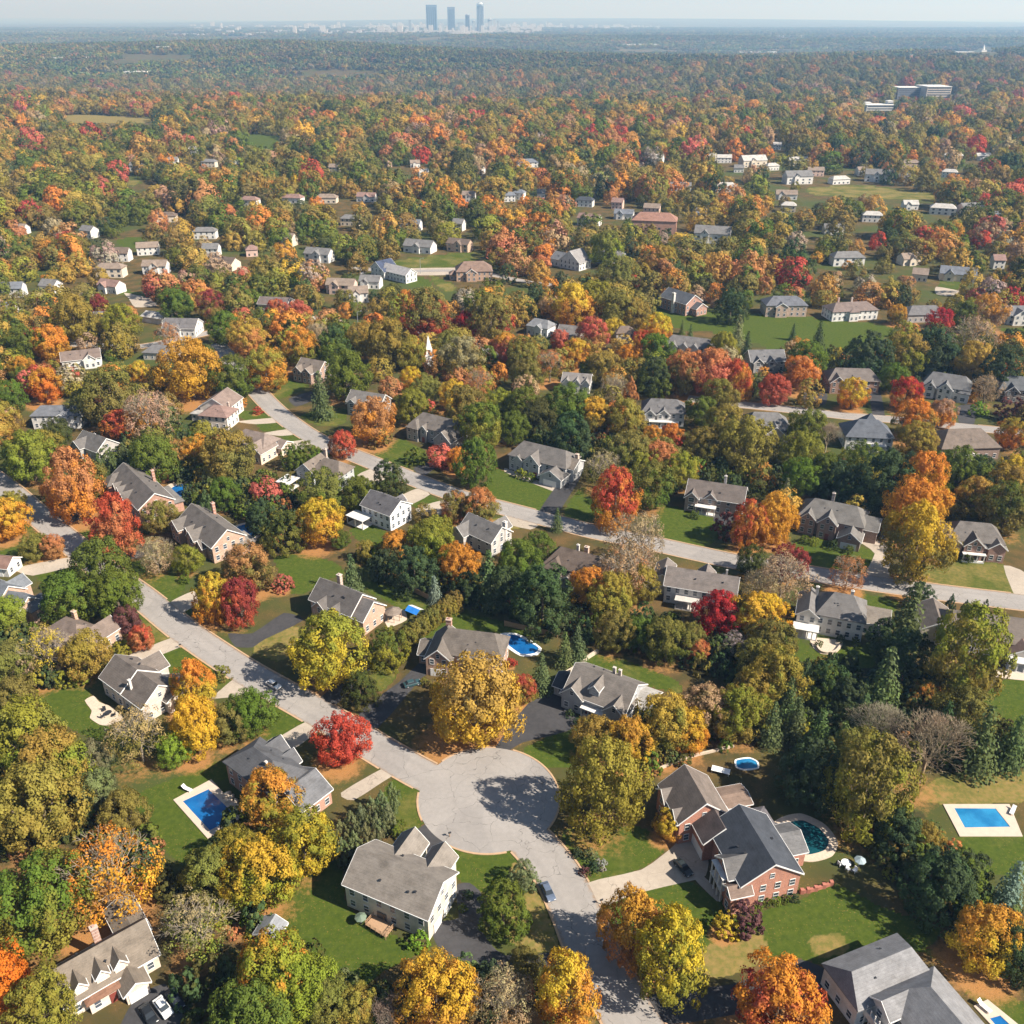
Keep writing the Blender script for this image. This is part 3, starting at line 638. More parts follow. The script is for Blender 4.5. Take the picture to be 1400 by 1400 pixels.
# ---------------------------------------------------------------- houses
LAND = []          # landmarks used in labels: (phrase, x, y)
KEEP = []          # picture boxes in which a house must stay in view: (x0, x1, y0, y1, distance)
FOOT = []          # footprints: (cx, cy, radius)
win_me = np_mesh('window', [(-.5, 0, -.5), (.5, 0, -.5), (.5, 0, .5), (-.5, 0, .5)], [(0, 1, 2, 3)], None, M['glass'])
fr = MB()
for b in ((-.55, .55, .5, .57), (-.55, .55, -.57, -.5)): fr.box(b[0], b[1], -.05, .03, b[2], b[3])
for b in ((-.55, -.5), (.5, .55)): fr.box(b[0], b[1], -.05, .03, -.5, .5)
fr.box(-.5, .5, -.03, .02, -.022, .022)
frame_me = fr.mesh('frame', M['trim'])
dm = MB().box(-.5, .5, -.04, .04, 0, 1)
for i in range(3): dm.box(-.36, .36, -.06, -.04, .1 + i * .3, .32 + i * .3)
door_me = dm.mesh('door', M['paint'])
gm = MB().box(-.5, .5, -.04, .04, 0, 1)
for i in range(4):
    for j in range(4): gm.box(-.47 + j * .242, -.47 + j * .242 + .21, -.055, -.04, .04 + i * .24, .04 + i * .24 + .2)
garage_me = gm.mesh('garage_door', M['trim'])
ch = MB().box(-.5, .5, -.4, .4, 0, .945).box(-.58, .58, -.48, .48, .945, .97).box(-.2, .2, -.16, .16, .97, 1)
chim_me = ch.mesh('chimney', M['brick'])

vent_me = MB().tube((0, 0, 0), (0, 0, .62), .14, .14, 8).box(-.2, .2, -.2, .2, .62, .72).mesh('vent', M['dark'])

class House:
    """local frame: x along the front from its left corner, y into the house, z up"""
    def __init__(s, name, label, cat, loc, ang, wc, rc, wt='siding', handle=None, frames=True, group=None, trim=True):
        s.root = empty(name, (loc[0], loc[1], loc[2] if len(loc) > 2 else 0), ang)
        tag(s.root, label, cat, group)
        s.wc, s.rc, s.wt, s.frames, s.wings, s.mods, s.dotrim = wc, rc, wt, frames, [], {}, trim
        s.walls, s.trim, s.roofs = MB(), MB(), {}
        s.handle = handle
    def wing(s, x0, x1, y0, y1, e, p=.6, axis='x', kind='g', z0=0.0, rc=None, win=True, ov=.45, sides='FBLR', hipf=1.0):
        q = .012 * len(s.wings)                      # keeps the faces of crossing wings out of one plane
        x0, x1, y0, y1, e = x0 - q, x1 + q, y0 - q, y1 + q, e + q * .6
        s.wings.append((x0, x1, y0, y1, e, z0, win, sides, axis, p, kind))
        W, T, rf = s.walls, s.trim, s.roofs.setdefault(rc or s.rc, MB())
        t = .2
        if axis == 'x': u0, u1, v0, v1, f = x0, x1, y0, y1, (lambda a, b, z: (a, b, z))
        else: u0, u1, v0, v1, f = y0, y1, x0, x1, (lambda a, b, z: (b, a, z))
        half = (v1 - v0) / 2; vm = (v0 + v1) / 2; zr = e + p * half
        flip = axis == 'y'
        def face(mb, pts): mb.poly(pts[::-1] if flip else pts)
        face(W, [f(u0, v0, z0), f(u1, v0, z0), f(u1, v0, e), f(u0, v0, e)]); face(W, [f(u1, v1, z0), f(u0, v1, z0), f(u0, v1, e), f(u1, v1, e)])
        if kind == 'g':
            face(W, [f(u0, v1, z0), f(u0, v0, z0), f(u0, v0, e), f(u0, vm, zr), f(u0, v1, e)]); face(W, [f(u1, v0, z0), f(u1, v1, z0), f(u1, v1, e), f(u1, vm, zr), f(u1, v0, e)])
            rk = .35; a, b = u0 - rk, u1 + rk; zE = e - p * ov
            lo = [(v0 - ov, zE), (vm, zr), (v1 + ov, zE)]; hi = [(q, z + t) for q, z in lo]
            for i in (0, 1):
                A, B, C, D = lo[i], lo[i + 1], hi[i + 1], hi[i]
                face(rf, [f(a, *D), f(b, *D), f(b, *C), f(a, *C)]); face(rf, [f(a, *B), f(b, *B), f(b, *A), f(a, *A)])
                face(rf, [f(a, *A), f(a, *D), f(a, *C), f(a, *B)]); face(rf, [f(b, *A), f(b, *B), f(b, *C), f(b, *D)])
            face(rf, [f(a, *lo[0]), f(b, *lo[0]), f(b, *hi[0]), f(a, *hi[0])]); face(rf, [f(b, *lo[2]), f(a, *lo[2]), f(a, *hi[2]), f(b, *hi[2])])
            if s.dotrim:
                for uu, sg in ((a, -1), (b, 1)):
                    for i in (0, 1):
                        (va, za), (vb, zb) = lo[i], lo[i + 1]
                        sec = [(va, za - .1), (vb, zb - .1), (vb, zb + t + .012), (va, za + t + .012)]
                        T.prism(sec, uu, uu + sg * .07, lambda q, v_, z_: f(q, v_, z_))
        else:
            zE = e - .05; a0, a1, b0, b1 = u0 - ov, u1 + ov, v0 - ov, v1 + ov
            hw = (b1 - b0) / 2; ins = min(hw * hipf, (a1 - a0) / 2 - .05); zr = zE + t + p * hw
            for uu, q in ((u0, 1), (u1, 0)):
                pts = [f(uu, v1, z0), f(uu, v0, z0), f(uu, v0, e), f(uu, v1, e)]
                face(W, pts if q else pts[::-1])
            r0, r1 = f(a0 + ins, vm, zr), f(a1 - ins, vm, zr)
            c = [(a0, b0), (a1, b0), (a1, b1), (a0, b1)]
            top = [f(*q, zE + t) for q in c]; bot = [f(*q, zE) for q in c]
            face(rf, [top[0], top[1], r1, r0]); face(rf, [top[2], top[3], r0, r1]); face(rf, [top[1], top[2], r1]); face(rf, [top[3], top[0], r0])
            face(rf, bot[::-1])
            for i in range(4):
                j = (i + 1) % 4; face(rf, [bot[i], bot[j], top[j], top[i]])
        if s.dotrim and kind == 'g':
            zE = e - p * ov
            for vv, sg in ((v0 - ov, -1), (v1 + ov, 1)):
                T.prism([(vv, zE - .02), (vv + sg * .1, zE - .02), (vv + sg * .1, zE + .14), (vv, zE + .14)], u0 - .3, u1 + .3, lambda q, v_, z_: f(q, v_, z_))
        return s
    def free(s, x, y, skip, z=1.0):
        return all(i == skip or not (w[0] - .05 < x < w[1] + .05 and w[2] - .05 < y < w[3] + .05 and z < w[4] + .3) for i, w in enumerate(s.wings))
    def window(s, x, y, z, ang, w=1.0, h=1.45, frame=None):
        k = .035
        loc = (x + k * math.sin(ang), y - k * math.cos(ang), z)
        o = link('window', win_me, s.root, None, loc, ang, (w, 1, h))
        if s.frames if frame is None else frame: link('frame', frame_me, o)
    def auto_windows(s, sides='FBLR', step=2.9):
        for i, (x0, x1, y0, y1, e, z0, win, sd, axis, p, kind) in enumerate(s.wings):
            if not win: continue
            for side in sides:
                if side not in sd: continue
                A, B, ang, L = {'F': ((x0, y0), (x1, y0), 0, x1 - x0), 'B': ((x1, y1), (x0, y1), math.pi, x1 - x0),
                                'R': ((x1, y0), (x1, y1), math.pi / 2, y1 - y0), 'L': ((x0, y1), (x0, y0), -math.pi / 2, y1 - y0)}[side]
                nx, ny = math.sin(ang), -math.cos(ang)
                n = max(1, int(round(L / step)))
                rows = [q for q in (1.55, 4.25) if z0 + .6 < q < e - .6]
                gable = kind == 'g' and ((axis == 'x') == (side in 'LR'))
                if gable and L * p / 2 > 1.9: rows2 = [e + .75]
                else: rows2 = []
                for r in rows:
                    for q in range(n):
                        t = (q + .5) / n
                        x, y = A[0] + (B[0] - A[0]) * t, A[1] + (B[1] - A[1]) * t
                        if not s.free(x + nx * .5, y + ny * .5, i, r): continue
                        if any(k[0] == side and abs(k[1] - (x if side in 'FB' else y)) < k[2] / 2 + .6 and abs(k[3] - (y if side in 'FB' else x)) < 1.2 and r < 2.6 for k in s.mods.get('doors', [])): continue
                        s.window(x, y, r, ang, 1.0 if L / n < 4 else 1.7)
                for r in rows2:
                    x, y = (A[0] + B[0]) / 2, (A[1] + B[1]) / 2
                    if s.free(x + nx * .5, y + ny * .5, i, r): s.window(x, y, r, ang, .8, 1.1)
    def dormer(s, x, w, wing=0, out=.35, rise=1.25, p=.9):
        """gabled dormer on the front slope of a wing whose ridge runs along x"""
        x0, x1, y0, y1, e, z0, win, sd, axis, pp, kind = s.wings[wing]
        half = (y1 - y0) / 2; yf = y0 + half * out; zf = e + pp * half * out
        ze = zf + rise; yb = min(y0 + half, y0 + (ze - e) / pp) + .4
        s.wing(x - w / 2, x + w / 2, yf, yb + w * .45 * p / pp, ze, p, 'y', 'g', zf - .2, None, False, .2)
        s.window(x, yf, zf + rise * .5 + .15, 0, w * .45, rise * .75)
    def door(s, side, t, plane, w=1.0, h=2.1, color=(.2, .05, .04)):
        ang = {'F': 0, 'B': math.pi, 'R': math.pi / 2, 'L': -math.pi / 2}[side]
        x, y = (t, plane) if side in 'FB' else (plane, t)
        link('door', door_me, s.root, color, (x + .13 * math.sin(ang), y - .13 * math.cos(ang), 0), ang, (w, 1, h))
        s.mods.setdefault('doors', []).append((side, t, w, plane))
    def garage(s, side, t, plane, w=2.7, h=2.2):
        ang = {'F': 0, 'B': math.pi, 'R': math.pi / 2, 'L': -math.pi / 2}[side]
        x, y = (t, plane) if side in 'FB' else (plane, t)
        link('garage_door', garage_me, s.root, None, (x + .13 * math.sin(ang), y - .13 * math.cos(ang), 0), ang, (w, 1, h))
        s.mods.setdefault('doors', []).append((side, t, w, plane))
    def chimney(s, x, y, top, w=1.1, color=(.42, .26, .2), z0=0):
        link('chimney', chim_me, s.root, color, (x, y, z0), 0, (w, w, top - z0))
    def porch(s, x0, x1, y0, y1, h=2.7, rc=(.72, .71, .69), posts=4, name='porch'):
        m = MB().box(x0, x1, y0, y1, 0, .25).box(x0 - .2, x1 + .2, y0 - .2, y1 - .01, h, h + .22)
        for i in range(posts):
            x = x0 + .15 + (x1 - x0 - .3) * i / (posts - 1)
            m.box(x - .12, x + .12, y0 + .02, y0 + .26, .25, h)
        m.build(name, M['paint'], s.root, rc)
    def done(s, auto='FBLR', step=2.9, keep=True):
        if auto: s.auto_windows(auto, step)
        if s.frames and auto:
            vr = random.Random(len(FOOT)); x0, x1, y0, y1, e, z0, win, sd, axis, p, kind = s.wings[0]
            for q in range(4):
                t, f = vr.uniform(.2, .8), vr.uniform(.25, .42) * vr.choice((1, -1))
                if axis == 'x': x, y, zz = x0 + (x1 - x0) * t, (y0 + y1) / 2 + f * (y1 - y0) * .8, e + p * (y1 - y0) / 2 * (1 - abs(f) * 1.6)
                else: x, y, zz = (x0 + x1) / 2 + f * (x1 - x0) * .8, y0 + (y1 - y0) * t, e + p * (x1 - x0) / 2 * (1 - abs(f) * 1.6)
                if kind == 'h' and not .3 < t < .7: continue
                if s.free(x, y, 0, zz - .4): link('vent', vent_me, s.root, None, (x, y, zz - .2), vr.uniform(0, 3))
        s.walls.build('wall', M[s.wt], s.root, s.wc)
        for c, mb in s.roofs.items(): mb.build('roof', M['roof'], s.root, tuple(k * .74 for k in c))
        if s.dotrim and s.trim.f: s.trim.build('trim', M['trim'], s.root)
        a = s.root.rotation_euler.z; ca, sa = math.cos(a), math.sin(a); px = []; pts = []
        for w in s.wings:
            if w[5] > 0: continue
            zr = w[4] + w[9] * min(w[1] - w[0], w[3] - w[2]) / 2
            for x in (w[0], w[1]):
                for y in (w[2], w[3]):
                    X, Y = s.root.location.x + x * ca - y * sa, s.root.location.y + x * sa + y * ca
                    pts.append((X, Y))
                    for z in (2.0, zr): px.append(J(X, Y, s.root.location.z + z))
        q = np.array(px); p = np.array(pts); c = p.mean(0)
        FOOT.append((c[0], c[1], np.hypot(*(p - c).T).max()))
        if keep: KEEP.append((q[:, 0].min(), q[:, 0].max(), q[:, 1].min(), q[:, 1].max(), q[:, 2].mean(), keep))
        if s.handle: LAND.append((s.handle, c[0], c[1]))
        return s
def frame_LR(L, R, z):
    p, q = P(*L, z), P(*R, z)
    return p, math.atan2(q[1] - p[1], q[0] - p[0]), math.hypot(q[0] - p[0], q[1] - p[1])
def H(label, L, R, z, wc, rc, wt='siding', handle=None, name='house', cat='house', **k):
    p, a, l = frame_LR(L, R, z)
    h = House(name, label, cat, p, a, wc, rc, wt, handle, **k)
    h.len = l
    return h
BR, BR2, BRT = (.44, .175, .11), (.42, .225, .165), (.48, .32, .235)          # bricks
WH, CR_, GR, TN = (.64, .63, .61), (.60, .55, .46), (.40, .42, .44), (.50, .42, .33)
rG, rB, rS, rD, rT, rP = (.200, .185, .170), (.165, .130, .105), (.155, .170, .200), (.075, .082, .100), (.250, .215, .180), (.30, .185, .15)

h = H('cream sided house with long grey-brown roof and small wooden deck', (471,1207), (585,1255), 6, CR_, (.275, .245, .215), handle='the cream house with wooden deck')
h.wing(0, 16.8, 0, 10.2, 6, .62); h.wing(3.2, 8.2, 6, 14.5, 5.2, .95, 'y', sides='BL'); h.wing(10, 14.6, 6, 14, 5.2, .95, 'y', sides='BR')
h.garage('R', 2.9, 16.8, 2.5); h.garage('R', 6.4, 16.8, 2.5)
h.door('F', 7.4, 0, 1.9, 2.2, (.06, .065, .07)); h.done()
h = H('pinkish stucco house with three white dormers beside the parked cars', (89,1375), (215,1302), 3.6, (.66, .55, .46), (.25, .21, .17), handle='the house with three dormers')
h.wing(0, 14.6, 0, 8, 3.6, 1.0); h.wing(3, 7.8, -1.3, 3, 2.7, .3, 'x', 'h', rc=(.30, .165, .11)); h.wing(8.0, 11.6, -3.4, 4, 2.7, .75, 'y', sides='F'); h.wing(10.8, 15.2, 6, 14, 3, .5, 'y', sides='BR')
for x in (2.7, 6.1, 9.0): h.dormer(x, 1.9, 0, .06, 1.5, 1.3)
h.garage('F', 9.8, -3.4, 2.9); h.chimney(7.7, 8.3, 7.6, 1.1, (.46, .3, .25)); h.door('F', 6.6, -1.3, 1.1); h.done()
p, a, l = frame_LR((1129,1316), (1170.7,1370.7), 5.4)
h = House('house', 'large white house with grey hipped roofs and tall columned balcony', 'house', p, a, WH, (.30, .30, .31), handle='the large house with columned balcony')
h.wing(0, 8, 0, 14.6, 4.7, .66, 'y', 'h', sides='FLR', hipf=.4); h.wing(7.2, 27, 4.8, 15.6, 5.0, .66, 'x', 'h', hipf=.75, sides='FBR'); h.wing(7.6, 11.4, 2.9, 10, 5.6, .85, 'y', 'g', sides='FR'); h.wing(13.5, 19.5, 1.5, 10, 4.9, .75, 'y', 'h', sides='FLR')
m = MB()
for i in range(5): m.box(7.4 + i * .9, 7.55 + i * .9, 1.3, 1.45, 0, 5.3)
m.box(7.2, 11.4, 1.2, 2.58, 3.0, 3.2).box(7.2, 11.4, 1.2, 1.3, 3.2, 4.2)
m.build('balcony', M['paint'], h.root, WH); h.done()
h = H('red brick house with dark slate roof and grey rear wing', (1017,1212.5), (1099,1195), 6.5, BR, (.082, .092, .112), 'brick', handle='the red brick house with oval pool')
h.wing(0, 11.4, 0.6, 14.2, 6.3, .66, 'y', sides='FLR'); h.wing(-1.5, 5, 2.6, 7.4, 6.2, .85, 'x', sides='L', rc=(.17, .165, .165)); h.wing(-2.2, 1.5, -.2, 2.2, 4.9, .8, 'x', sides='L', rc=(.26, .19, .155))
h.wing(-4.8, 4.9, 16.8, 26.6, 5.9, .78, 'y', sides='FLRB', rc=(.235, .195, .17)); h.wing(-5.4, 0, 22.4, 26.2, 5.3, .9, 'x', sides='L', rc=(.235, .205, .185)); h.wing(-5.1, 0, 17.4, 20.6, 5.3, 1.0, 'x', sides='L', rc=(.235, .205, .185))
h.wing(-1.8, 5.4, 12, 19, 5, .75, 'y', sides='L', rc=(.15, .12, .115)); h.wing(9, 16, 6.6, 13, 4, .5, 'x', 'g', sides='FRB', rc=(.21, .21, .215)); h.wing(8, 13.2, 13, 18, 3.6, .5, 'x', 'h', sides='RB', rc=(.18, .17, .185)); h.wing(4.5, 11.8, 20.4, 25, 3.2, .25, 'x', 'g', sides='FR', rc=(.29, .21, .165))
h.garage('L', 13.5, -1.8, 2.6); h.garage('L', 16.2, -1.8, 2.6); h.door('L', 5, -1.5, 1.6, 2.6, WH)
m = MB()
for y in (2.9, 4.3, 5.7, 7.1): m.box(-2.6, -2.35, y - .12, y + .12, 0, 5.6)
m.box(-2.7, -1.55, 2.7, 7.3, 2.7, 2.9).box(-2.7, -1.55, 2.7, 7.3, 5.6, 5.8)
m.build('balcony', M['paint'], h.root, WH); h.done(step=3.2)
h = H('dark brick house with blue-grey slate roof beside the rectangular pool', (308,1041), (343,1067), 6, BR2, (.135, .138, .150), 'brick', handle='the slate-roofed house with pool')
h.wing(0, 14.8, 0, 8.6, 5.9, .7, 'x', 'h'); h.wing(1.2, 6.4, 4, 11, 5, .85, 'y', sides='BL'); h.wing(6.6, 10.6, 4, 10.4, 5, .95, 'y', sides='B'); h.wing(11.6, 20.8, 2.4, 9.7, 3.9, .5, 'y', sides='FRB', rc=(.20, .205, .22))
h.garage('B', 15, 9.7, 2.7); h.garage('B', 18.2, 9.7, 2.7); h.chimney(9.8, 3.2, 9.6, .55, (.6, .58, .55), 7); h.done()
h = H('brown-roofed house with white gable and round stone patio', (138,926), (192,966), 5, (.56, .50, .45), (.205, .175, .155), handle='the house with round stone patio')
h.wing(0, 8.6, 0, 9.2, 5.2, .74, sides='FBL'); h.wing(8.6, 16.6, .2, 9.4, 4.7, .74, sides='FBR'); h.wing(1.2, 7.4, 5, 12.6, 4.6, .75, 'y', sides='BLR'); h.wing(11.5, 18, 5.5, 12.5, 3.6, .55, 'x', sides='RB', rc=(.24, .215, .195))
h.chimney(10.4, 1.6, 8.6, .7, WH, 5); h.garage('B', 5, 12.6, 3.4); h.done()
h = H('tan brick house with brownish roof half hidden behind olive trees', (52,868), (92,884), 4.2, BRT, (.25, .195, .165), 'brick', handle='the half hidden tan brick house')
h.wing(0, 14, 0, 9, 4.2, .7, 'x', 'h'); h.wing(7.5, 13, -2.5, 6, 4, .85, 'y', sides='FR'); h.wing(9, 15, 4, 12, 4, .75, 'y', sides='BR'); h.chimney(4, 8.2, 7.9, 1.1, (.5, .33, .22)); h.done()
h = H('house with pale slate roof and sunlit pink brick gable', (-52,812), (24,838), 5, BRT, (.21, .23, .26), 'brick', handle='the slate house by the big green oaks')
h.wing(0, 13, 0, 9, 5, .75); h.wing(13, 20, .6, 8, 4.2, .75, 'x', sides='FRB'); h.wing(6, 11, 4, 12, 4.6, .8, 'y', sides='B'); h.wing(17, 22, 3, 10, 3.6, .6, 'y', 'h', sides='BR'); h.done()
h = H('small white outbuilding with pinkish roof beside the pale drive', (-30,773), (12,777), 3, WH, rP, name='outbuilding', cat='outbuilding', handle='the small pinkish-roofed outbuilding')
h.wing(0, 9, 0, 6, 3, .6); h.garage('F', 6, 0, 2.6); h.done('BLR')
h = H('peach brick house with four pointed front gables', (243,712), (289.6,748), 5.6, BRT, (.195, .175, .160), 'brick', handle='the peach brick house with pointed gables')
L = h.len
h.wing(0, L, 0, 10.5, 5.6, .72); h.wing(-.6, 4.6, -2.2, 6, 5.2, .8, 'y', sides='FL'); h.wing(6.8, 9.6, -1, 4, 5.4, 1.1, 'y', sides='F'); h.wing(9.8, 14, -1.8, 5, 5.4, .95, 'y', sides='FR'); h.wing(14.2, 17.4, -1.2, 4, 4, .95, 'y', sides='F'); h.wing(L - 6, L + 1, 7, 13, 3, .4, 'x', 'h', sides='RB', rc=(.30, .27, .24))
h.door('F', 15.7, -1.2, 1.2); h.chimney(5, 9.6, 10.6, 1.1, BR2); h.done()
h = H('salmon brick house with long dormered roof beside the blue pool', (149,653.6), (189.8,696), 5.6, (.42, .22, .155), (.19, .172, .160), 'brick', handle='the salmon brick house with pool')
L = h.len
h.wing(0, L, 0, 11, 5.6, .68); h.wing(-.5, 5.2, -2, 6, 5.2, .75, 'y', 'h', sides='FL'); h.wing(6.6, 9.6, -.8, 4, 5.4, 1, 'y', sides='F'); h.wing(10.2, 13.4, -.8, 4, 5.4, 1, 'y', sides='F'); h.wing(15, 19, -1.4, 5, 5.4, .9, 'y', sides='F'); h.wing(L * .5, L - 1, 8, 14, 3.4, .35, 'x', 'h', sides='B', rc=(.24, .23, .22))
h.door('F', 12, -.8, 1.2); h.chimney(L * .45, 10.6, 10.4, 1.1, BR2); h.done()
h = H('peach brick house with grey-brown roof and two small front gables', (424,818), (489,845), 5.4, BRT, (.165, .15, .142), 'brick', handle='the peach brick house above the dark drives')
L = h.len
h.wing(0, L - 2.4, 0, 9.2, 5.4, .82); h.wing(L - 2.4, L + 1.2, .5, 9, 4.7, .8, 'x', sides='RFB', rc=(.21, .195, .19)); h.wing(2.6, 6.4, -1.5, 5, 5, .95, 'y', sides='FL'); h.wing(7.6, 11, -1.2, 5, 5, .95, 'y', sides='F'); h.chimney(2, 9.4, 8.8, 1.2, (.5, .4, .35)); h.door('F', 7, 0, 1.1); h.done()
h = H('brown-roofed brick house with a curved pool behind it', (582,898), (681.7,910.6), 5.4, (.42, .26, .19), (.19, .165, .145), 'brick', handle='the brown-roofed house with curved pool')
L = h.len
h.wing(1.5, L, 2, 11.6, 5.4, .8, 'x', 'h', hipf=.55); h.wing(0, 6, 0, 10.5, 5.2, .9, 'y', sides='FLB'); h.wing(8, 10.8, 1.2, 6, 5.3, 1.05, 'y', sides='F'); h.wing(12.4, 15.2, 1.2, 6, 5.3, 1.05, 'y', sides='F'); h.wing(-3, 1.5, 4, 10, 3, .6, 'x', 'g', sides='FLB'); h.wing(8, 12, 9, 14.5, 3.4, .6, 'y', 'h', sides='B', rc=(.34, .27, .2))
h.chimney(3, 10.8, 9.7, 1.3, BR2); h.garage('F', 2.4, 0, 2.8); h.done()
h = H('pale grey shingled house with white corner trim and front dormer', (772,944), (852,974), 4.5, (.36, .375, .395), (.235, .21, .19), handle='the pale grey house with dormer')
L = h.len
h.wing(0, L + .4, 0, 11.6, 4.5, .66); h.wing(-.4, 4.7, -.7, 7, 4.4, .95, 'y', sides='FL'); h.wing(10.4, L + .6, -1, 6, 4.2, .95, 'y', sides='FR'); h.wing(L - 4, L + 4, 5, 12, 3.2, .45, 'x', 'g', sides='RFB', rc=(.5, .48, .45)); h.wing(-4, 0, 2.5, 8, 2.8, .6, 'x', 'g', sides='FL', rc=rD)
h.dormer(6.9, 2.3, 0, .18, 1.7, 1.0); h.chimney(9.4, 9.4, 8.0, .7, (.55, .5, .45), 5); h.chimney(7.8, 9.8, 7.8, .7, (.55, .5, .45), 5); h.door('F', 6, 0, 1.2); h.porch(5, 10.2, -1.6, 0, 2.7, WH, 4); h.done()
h = H('brown-roofed stone house half hidden behind the orange trees', (744,770), (815,789), 5.4, (.36, .31, .27), (.175, .135, .112), 'brick', handle='the brown-roofed stone house')
h.wing(0, 17, 0, 10, 5.2, .68, 'x', 'h', hipf=.6); h.wing(0.6, 5.6, -1.6, 6, 5, .8, 'y', 'h', sides='FL'); h.wing(6.4, 10, -2.4, 3, 3.4, .7, 'y', sides='F'); h.chimney(9, 9, 8.8, 1.2, (.5, .36, .28)); h.chimney(6, 9.8, 8.2, .8, WH); h.done()
h = H('long white two-storey house behind the crimson tree', (909,799), (1006,814.7), 5.6, WH, (.235, .205, .19), handle='the long white house')
L = h.len
h.wing(0, L, 0, 9.4, 5.6, .62); h.wing(-3.6, 1, 4, 12.5, 4.6, .7, 'y', sides='LB'); h.wing(8, 12, 7, 11.5, 5, .95, 'y', sides='B'); h.chimney(15.5, 6, 9.6, .5, (.5, .5, .5), 7)
h.porch(3.4, 9.4, -2.6, 0, 2.8, (.5, .47, .44), 4, 'porch'); h.done('FBLR', 2.4)
h = H('white colonial house with hipped grey roof and curved terrace', (1091,835), (1182,852), 5.9, (.70, .68, .63), (.215, .205, .2), handle='the white colonial with curved terrace')
L = h.len
h.wing(4.6, L, 0, 10.4, 5.9, .75, 'x', 'h', hipf=.7); h.wing(0, 5, -.4, 9.8, 5.4, .75, 'y', sides='FLB'); h.wing(L - .5, L + 6, 3.5, 11, 4.2, .6, 'x', 'g', sides='FRB', rc=(.30, .26, .22)); h.chimney(4, 8.6, 9.2, .8, WH); h.chimney(12.6, 8.6, 9.8, .8, WH)
h.porch(-.4, 5.6, -3.6, -.4, 2.7, WH, 6, 'porch'); h.done('FBLR', 2.5)
h = H('long grey-brown roofed house with white pillared rear porch', (1285,868), (1425,886), 4.4, (.62, .56, .50), (.215, .18, .155), handle='the house with pillared porch')
L = h.len
h.wing(0, L, 0, 12, 4.4, .55, 'x', 'h', hipf=.6); h.wing(-3.5, 4, 3, 14, 3.8, .6, 'y', 'g', sides='LB'); h.wing(16, 22, -3, 6, 3.6, .6, 'y', 'g', sides='F', rc=(.30, .2, .16)); h.porch(15.4, 24, -5.6, -3, 2.8, WH, 6); h.done()
h = H('brick house with hipped roof and white timbered gable', (1297,738), (1373,745), 5.2, (.30, .165, .125), (.205, .185, .17), 'brick', handle='the brick house with timbered gable')
L = h.len
h.wing(0, L, 0, 10, 5.2, .72, 'x', 'h', hipf=.7); h.wing(-.6, 3.6, -1.4, 6, 4.8, .8, 'y', sides='FL'); h.wing(4.2, 9.4, -2, 6, 5, .95, 'y', sides='F'); h.wing(11, L + .3, -1.6, 6, 4.6, .8, 'y', sides='FR'); h.porch(4, 10, -3.2, -2, 2.6, WH, 4); h.door('F', 8, -2, 1.3, 2.3, (.04, .04, .05)); h.done()
h = H('brown brick house with two front gables and white garage door', (1093,704), (1180,722), 5.6, (.30, .20, .165), (.21, .20, .19), 'brick', handle='the brick house with white garage door')
L = h.len
h.wing(0, L, 0, 11, 5.6, .66, 'x', 'h', hipf=.6); h.wing(.4, 5, -1, 6, 5.4, .95, 'y', sides='FL'); h.wing(6, 11.2, -1.8, 6, 5.6, .95, 'y', sides='F'); h.wing(L - 6, L + .2, -5, 5, 3.4, .75, 'y', sides='FRL'); h.wing(L - 2, L + 4, 2, 10, 4.4, .6, 'x', 'g', sides='RB'); h.garage('F', L - 2.9, -5, 4.6); h.door('F', 9, -1.8, 1.2); h.chimney(8, 9.8, 10.8, .9, (.4, .36, .33)); h.done()
h = H('brown timbered house with white porch roof and small dormers', (938,676), (1016,688), 5.2, (.30, .24, .21), (.195, .165, .15), handle='the brown house with white porch')
L = h.len
h.wing(0, L, 0, 9.4, 5.2, .72); h.wing(0, 4, -1.2, 6, 5, .9, 'y', sides='FL'); h.wing(6, 9.6, -.4, 6, 5.2, .95, 'y', sides='F'); h.porch(3.6, 9.8, -2.6, -.4, 2.7, WH, 4); h.chimney(11, 8.6, 10, .8, WH); h.done()
h = H('grey house with swooping gables and double garage door', (696,622), (773,641), 5.4, (.42, .43, .44), (.205, .19, .18), handle='the grey house with swooping gables')
L = h.len
h.wing(0, L, 0, 11, 5.4, .66, 'x', 'h', hipf=.55); h.wing(2.4, 5.4, -.6, 5, 4.8, .95, 'y', sides='F'); h.wing(6.8, 12.6, -1.6, 6, 5.2, 1.0, 'y', sides='FR'); h.wing(L - 7.4, L + .6, -4.6, 5, 3.2, .62, 'y', sides='FR'); h.wing(L - 2, L + 2, 2, 10, 4.8, .5, 'x', 'g', sides='RB', rc=rT)
h.garage('F', L - 3.4, -4.6, 5); h.door('F', 11.4, -1.6, 1.2); h.chimney(L + .8, 7, 8.6, 1.2, (.55, .42, .33)); h.done()
h = H('plain white house with dark grey gabled roof and back awning', (494,689.5), (533,704.5), 5.8, (.70, .72, .76), (.15, .145, .155), handle='the plain white gabled house')
L = h.len
h.wing(0, L, 0, 9.6, 5.8, .62); h.porch(-2.5, 4.4, -4.4, 0, 2.9, WH, 3); h.wing(5, 8, 7, 11.6, 5, .9, 'y', sides='B'); h.done('FBLR', 2.6)
h = H('grey gabled house hemmed in by evergreens near the street', (628,722), (672,742), 5, (.45, .43, .41), (.21, .20, .195), handle='the grey house among evergreens')
h.wing(0, 13, 0, 9, 5, .75); h.wing(-1, 4, -2.4, 6, 4.8, .9, 'y', sides='FL'); h.wing(5, 10, 6, 12, 4.6, .9, 'y', sides='B'); h.chimney(12.6, 6.5, 9.5, 1.2, WH); h.done()
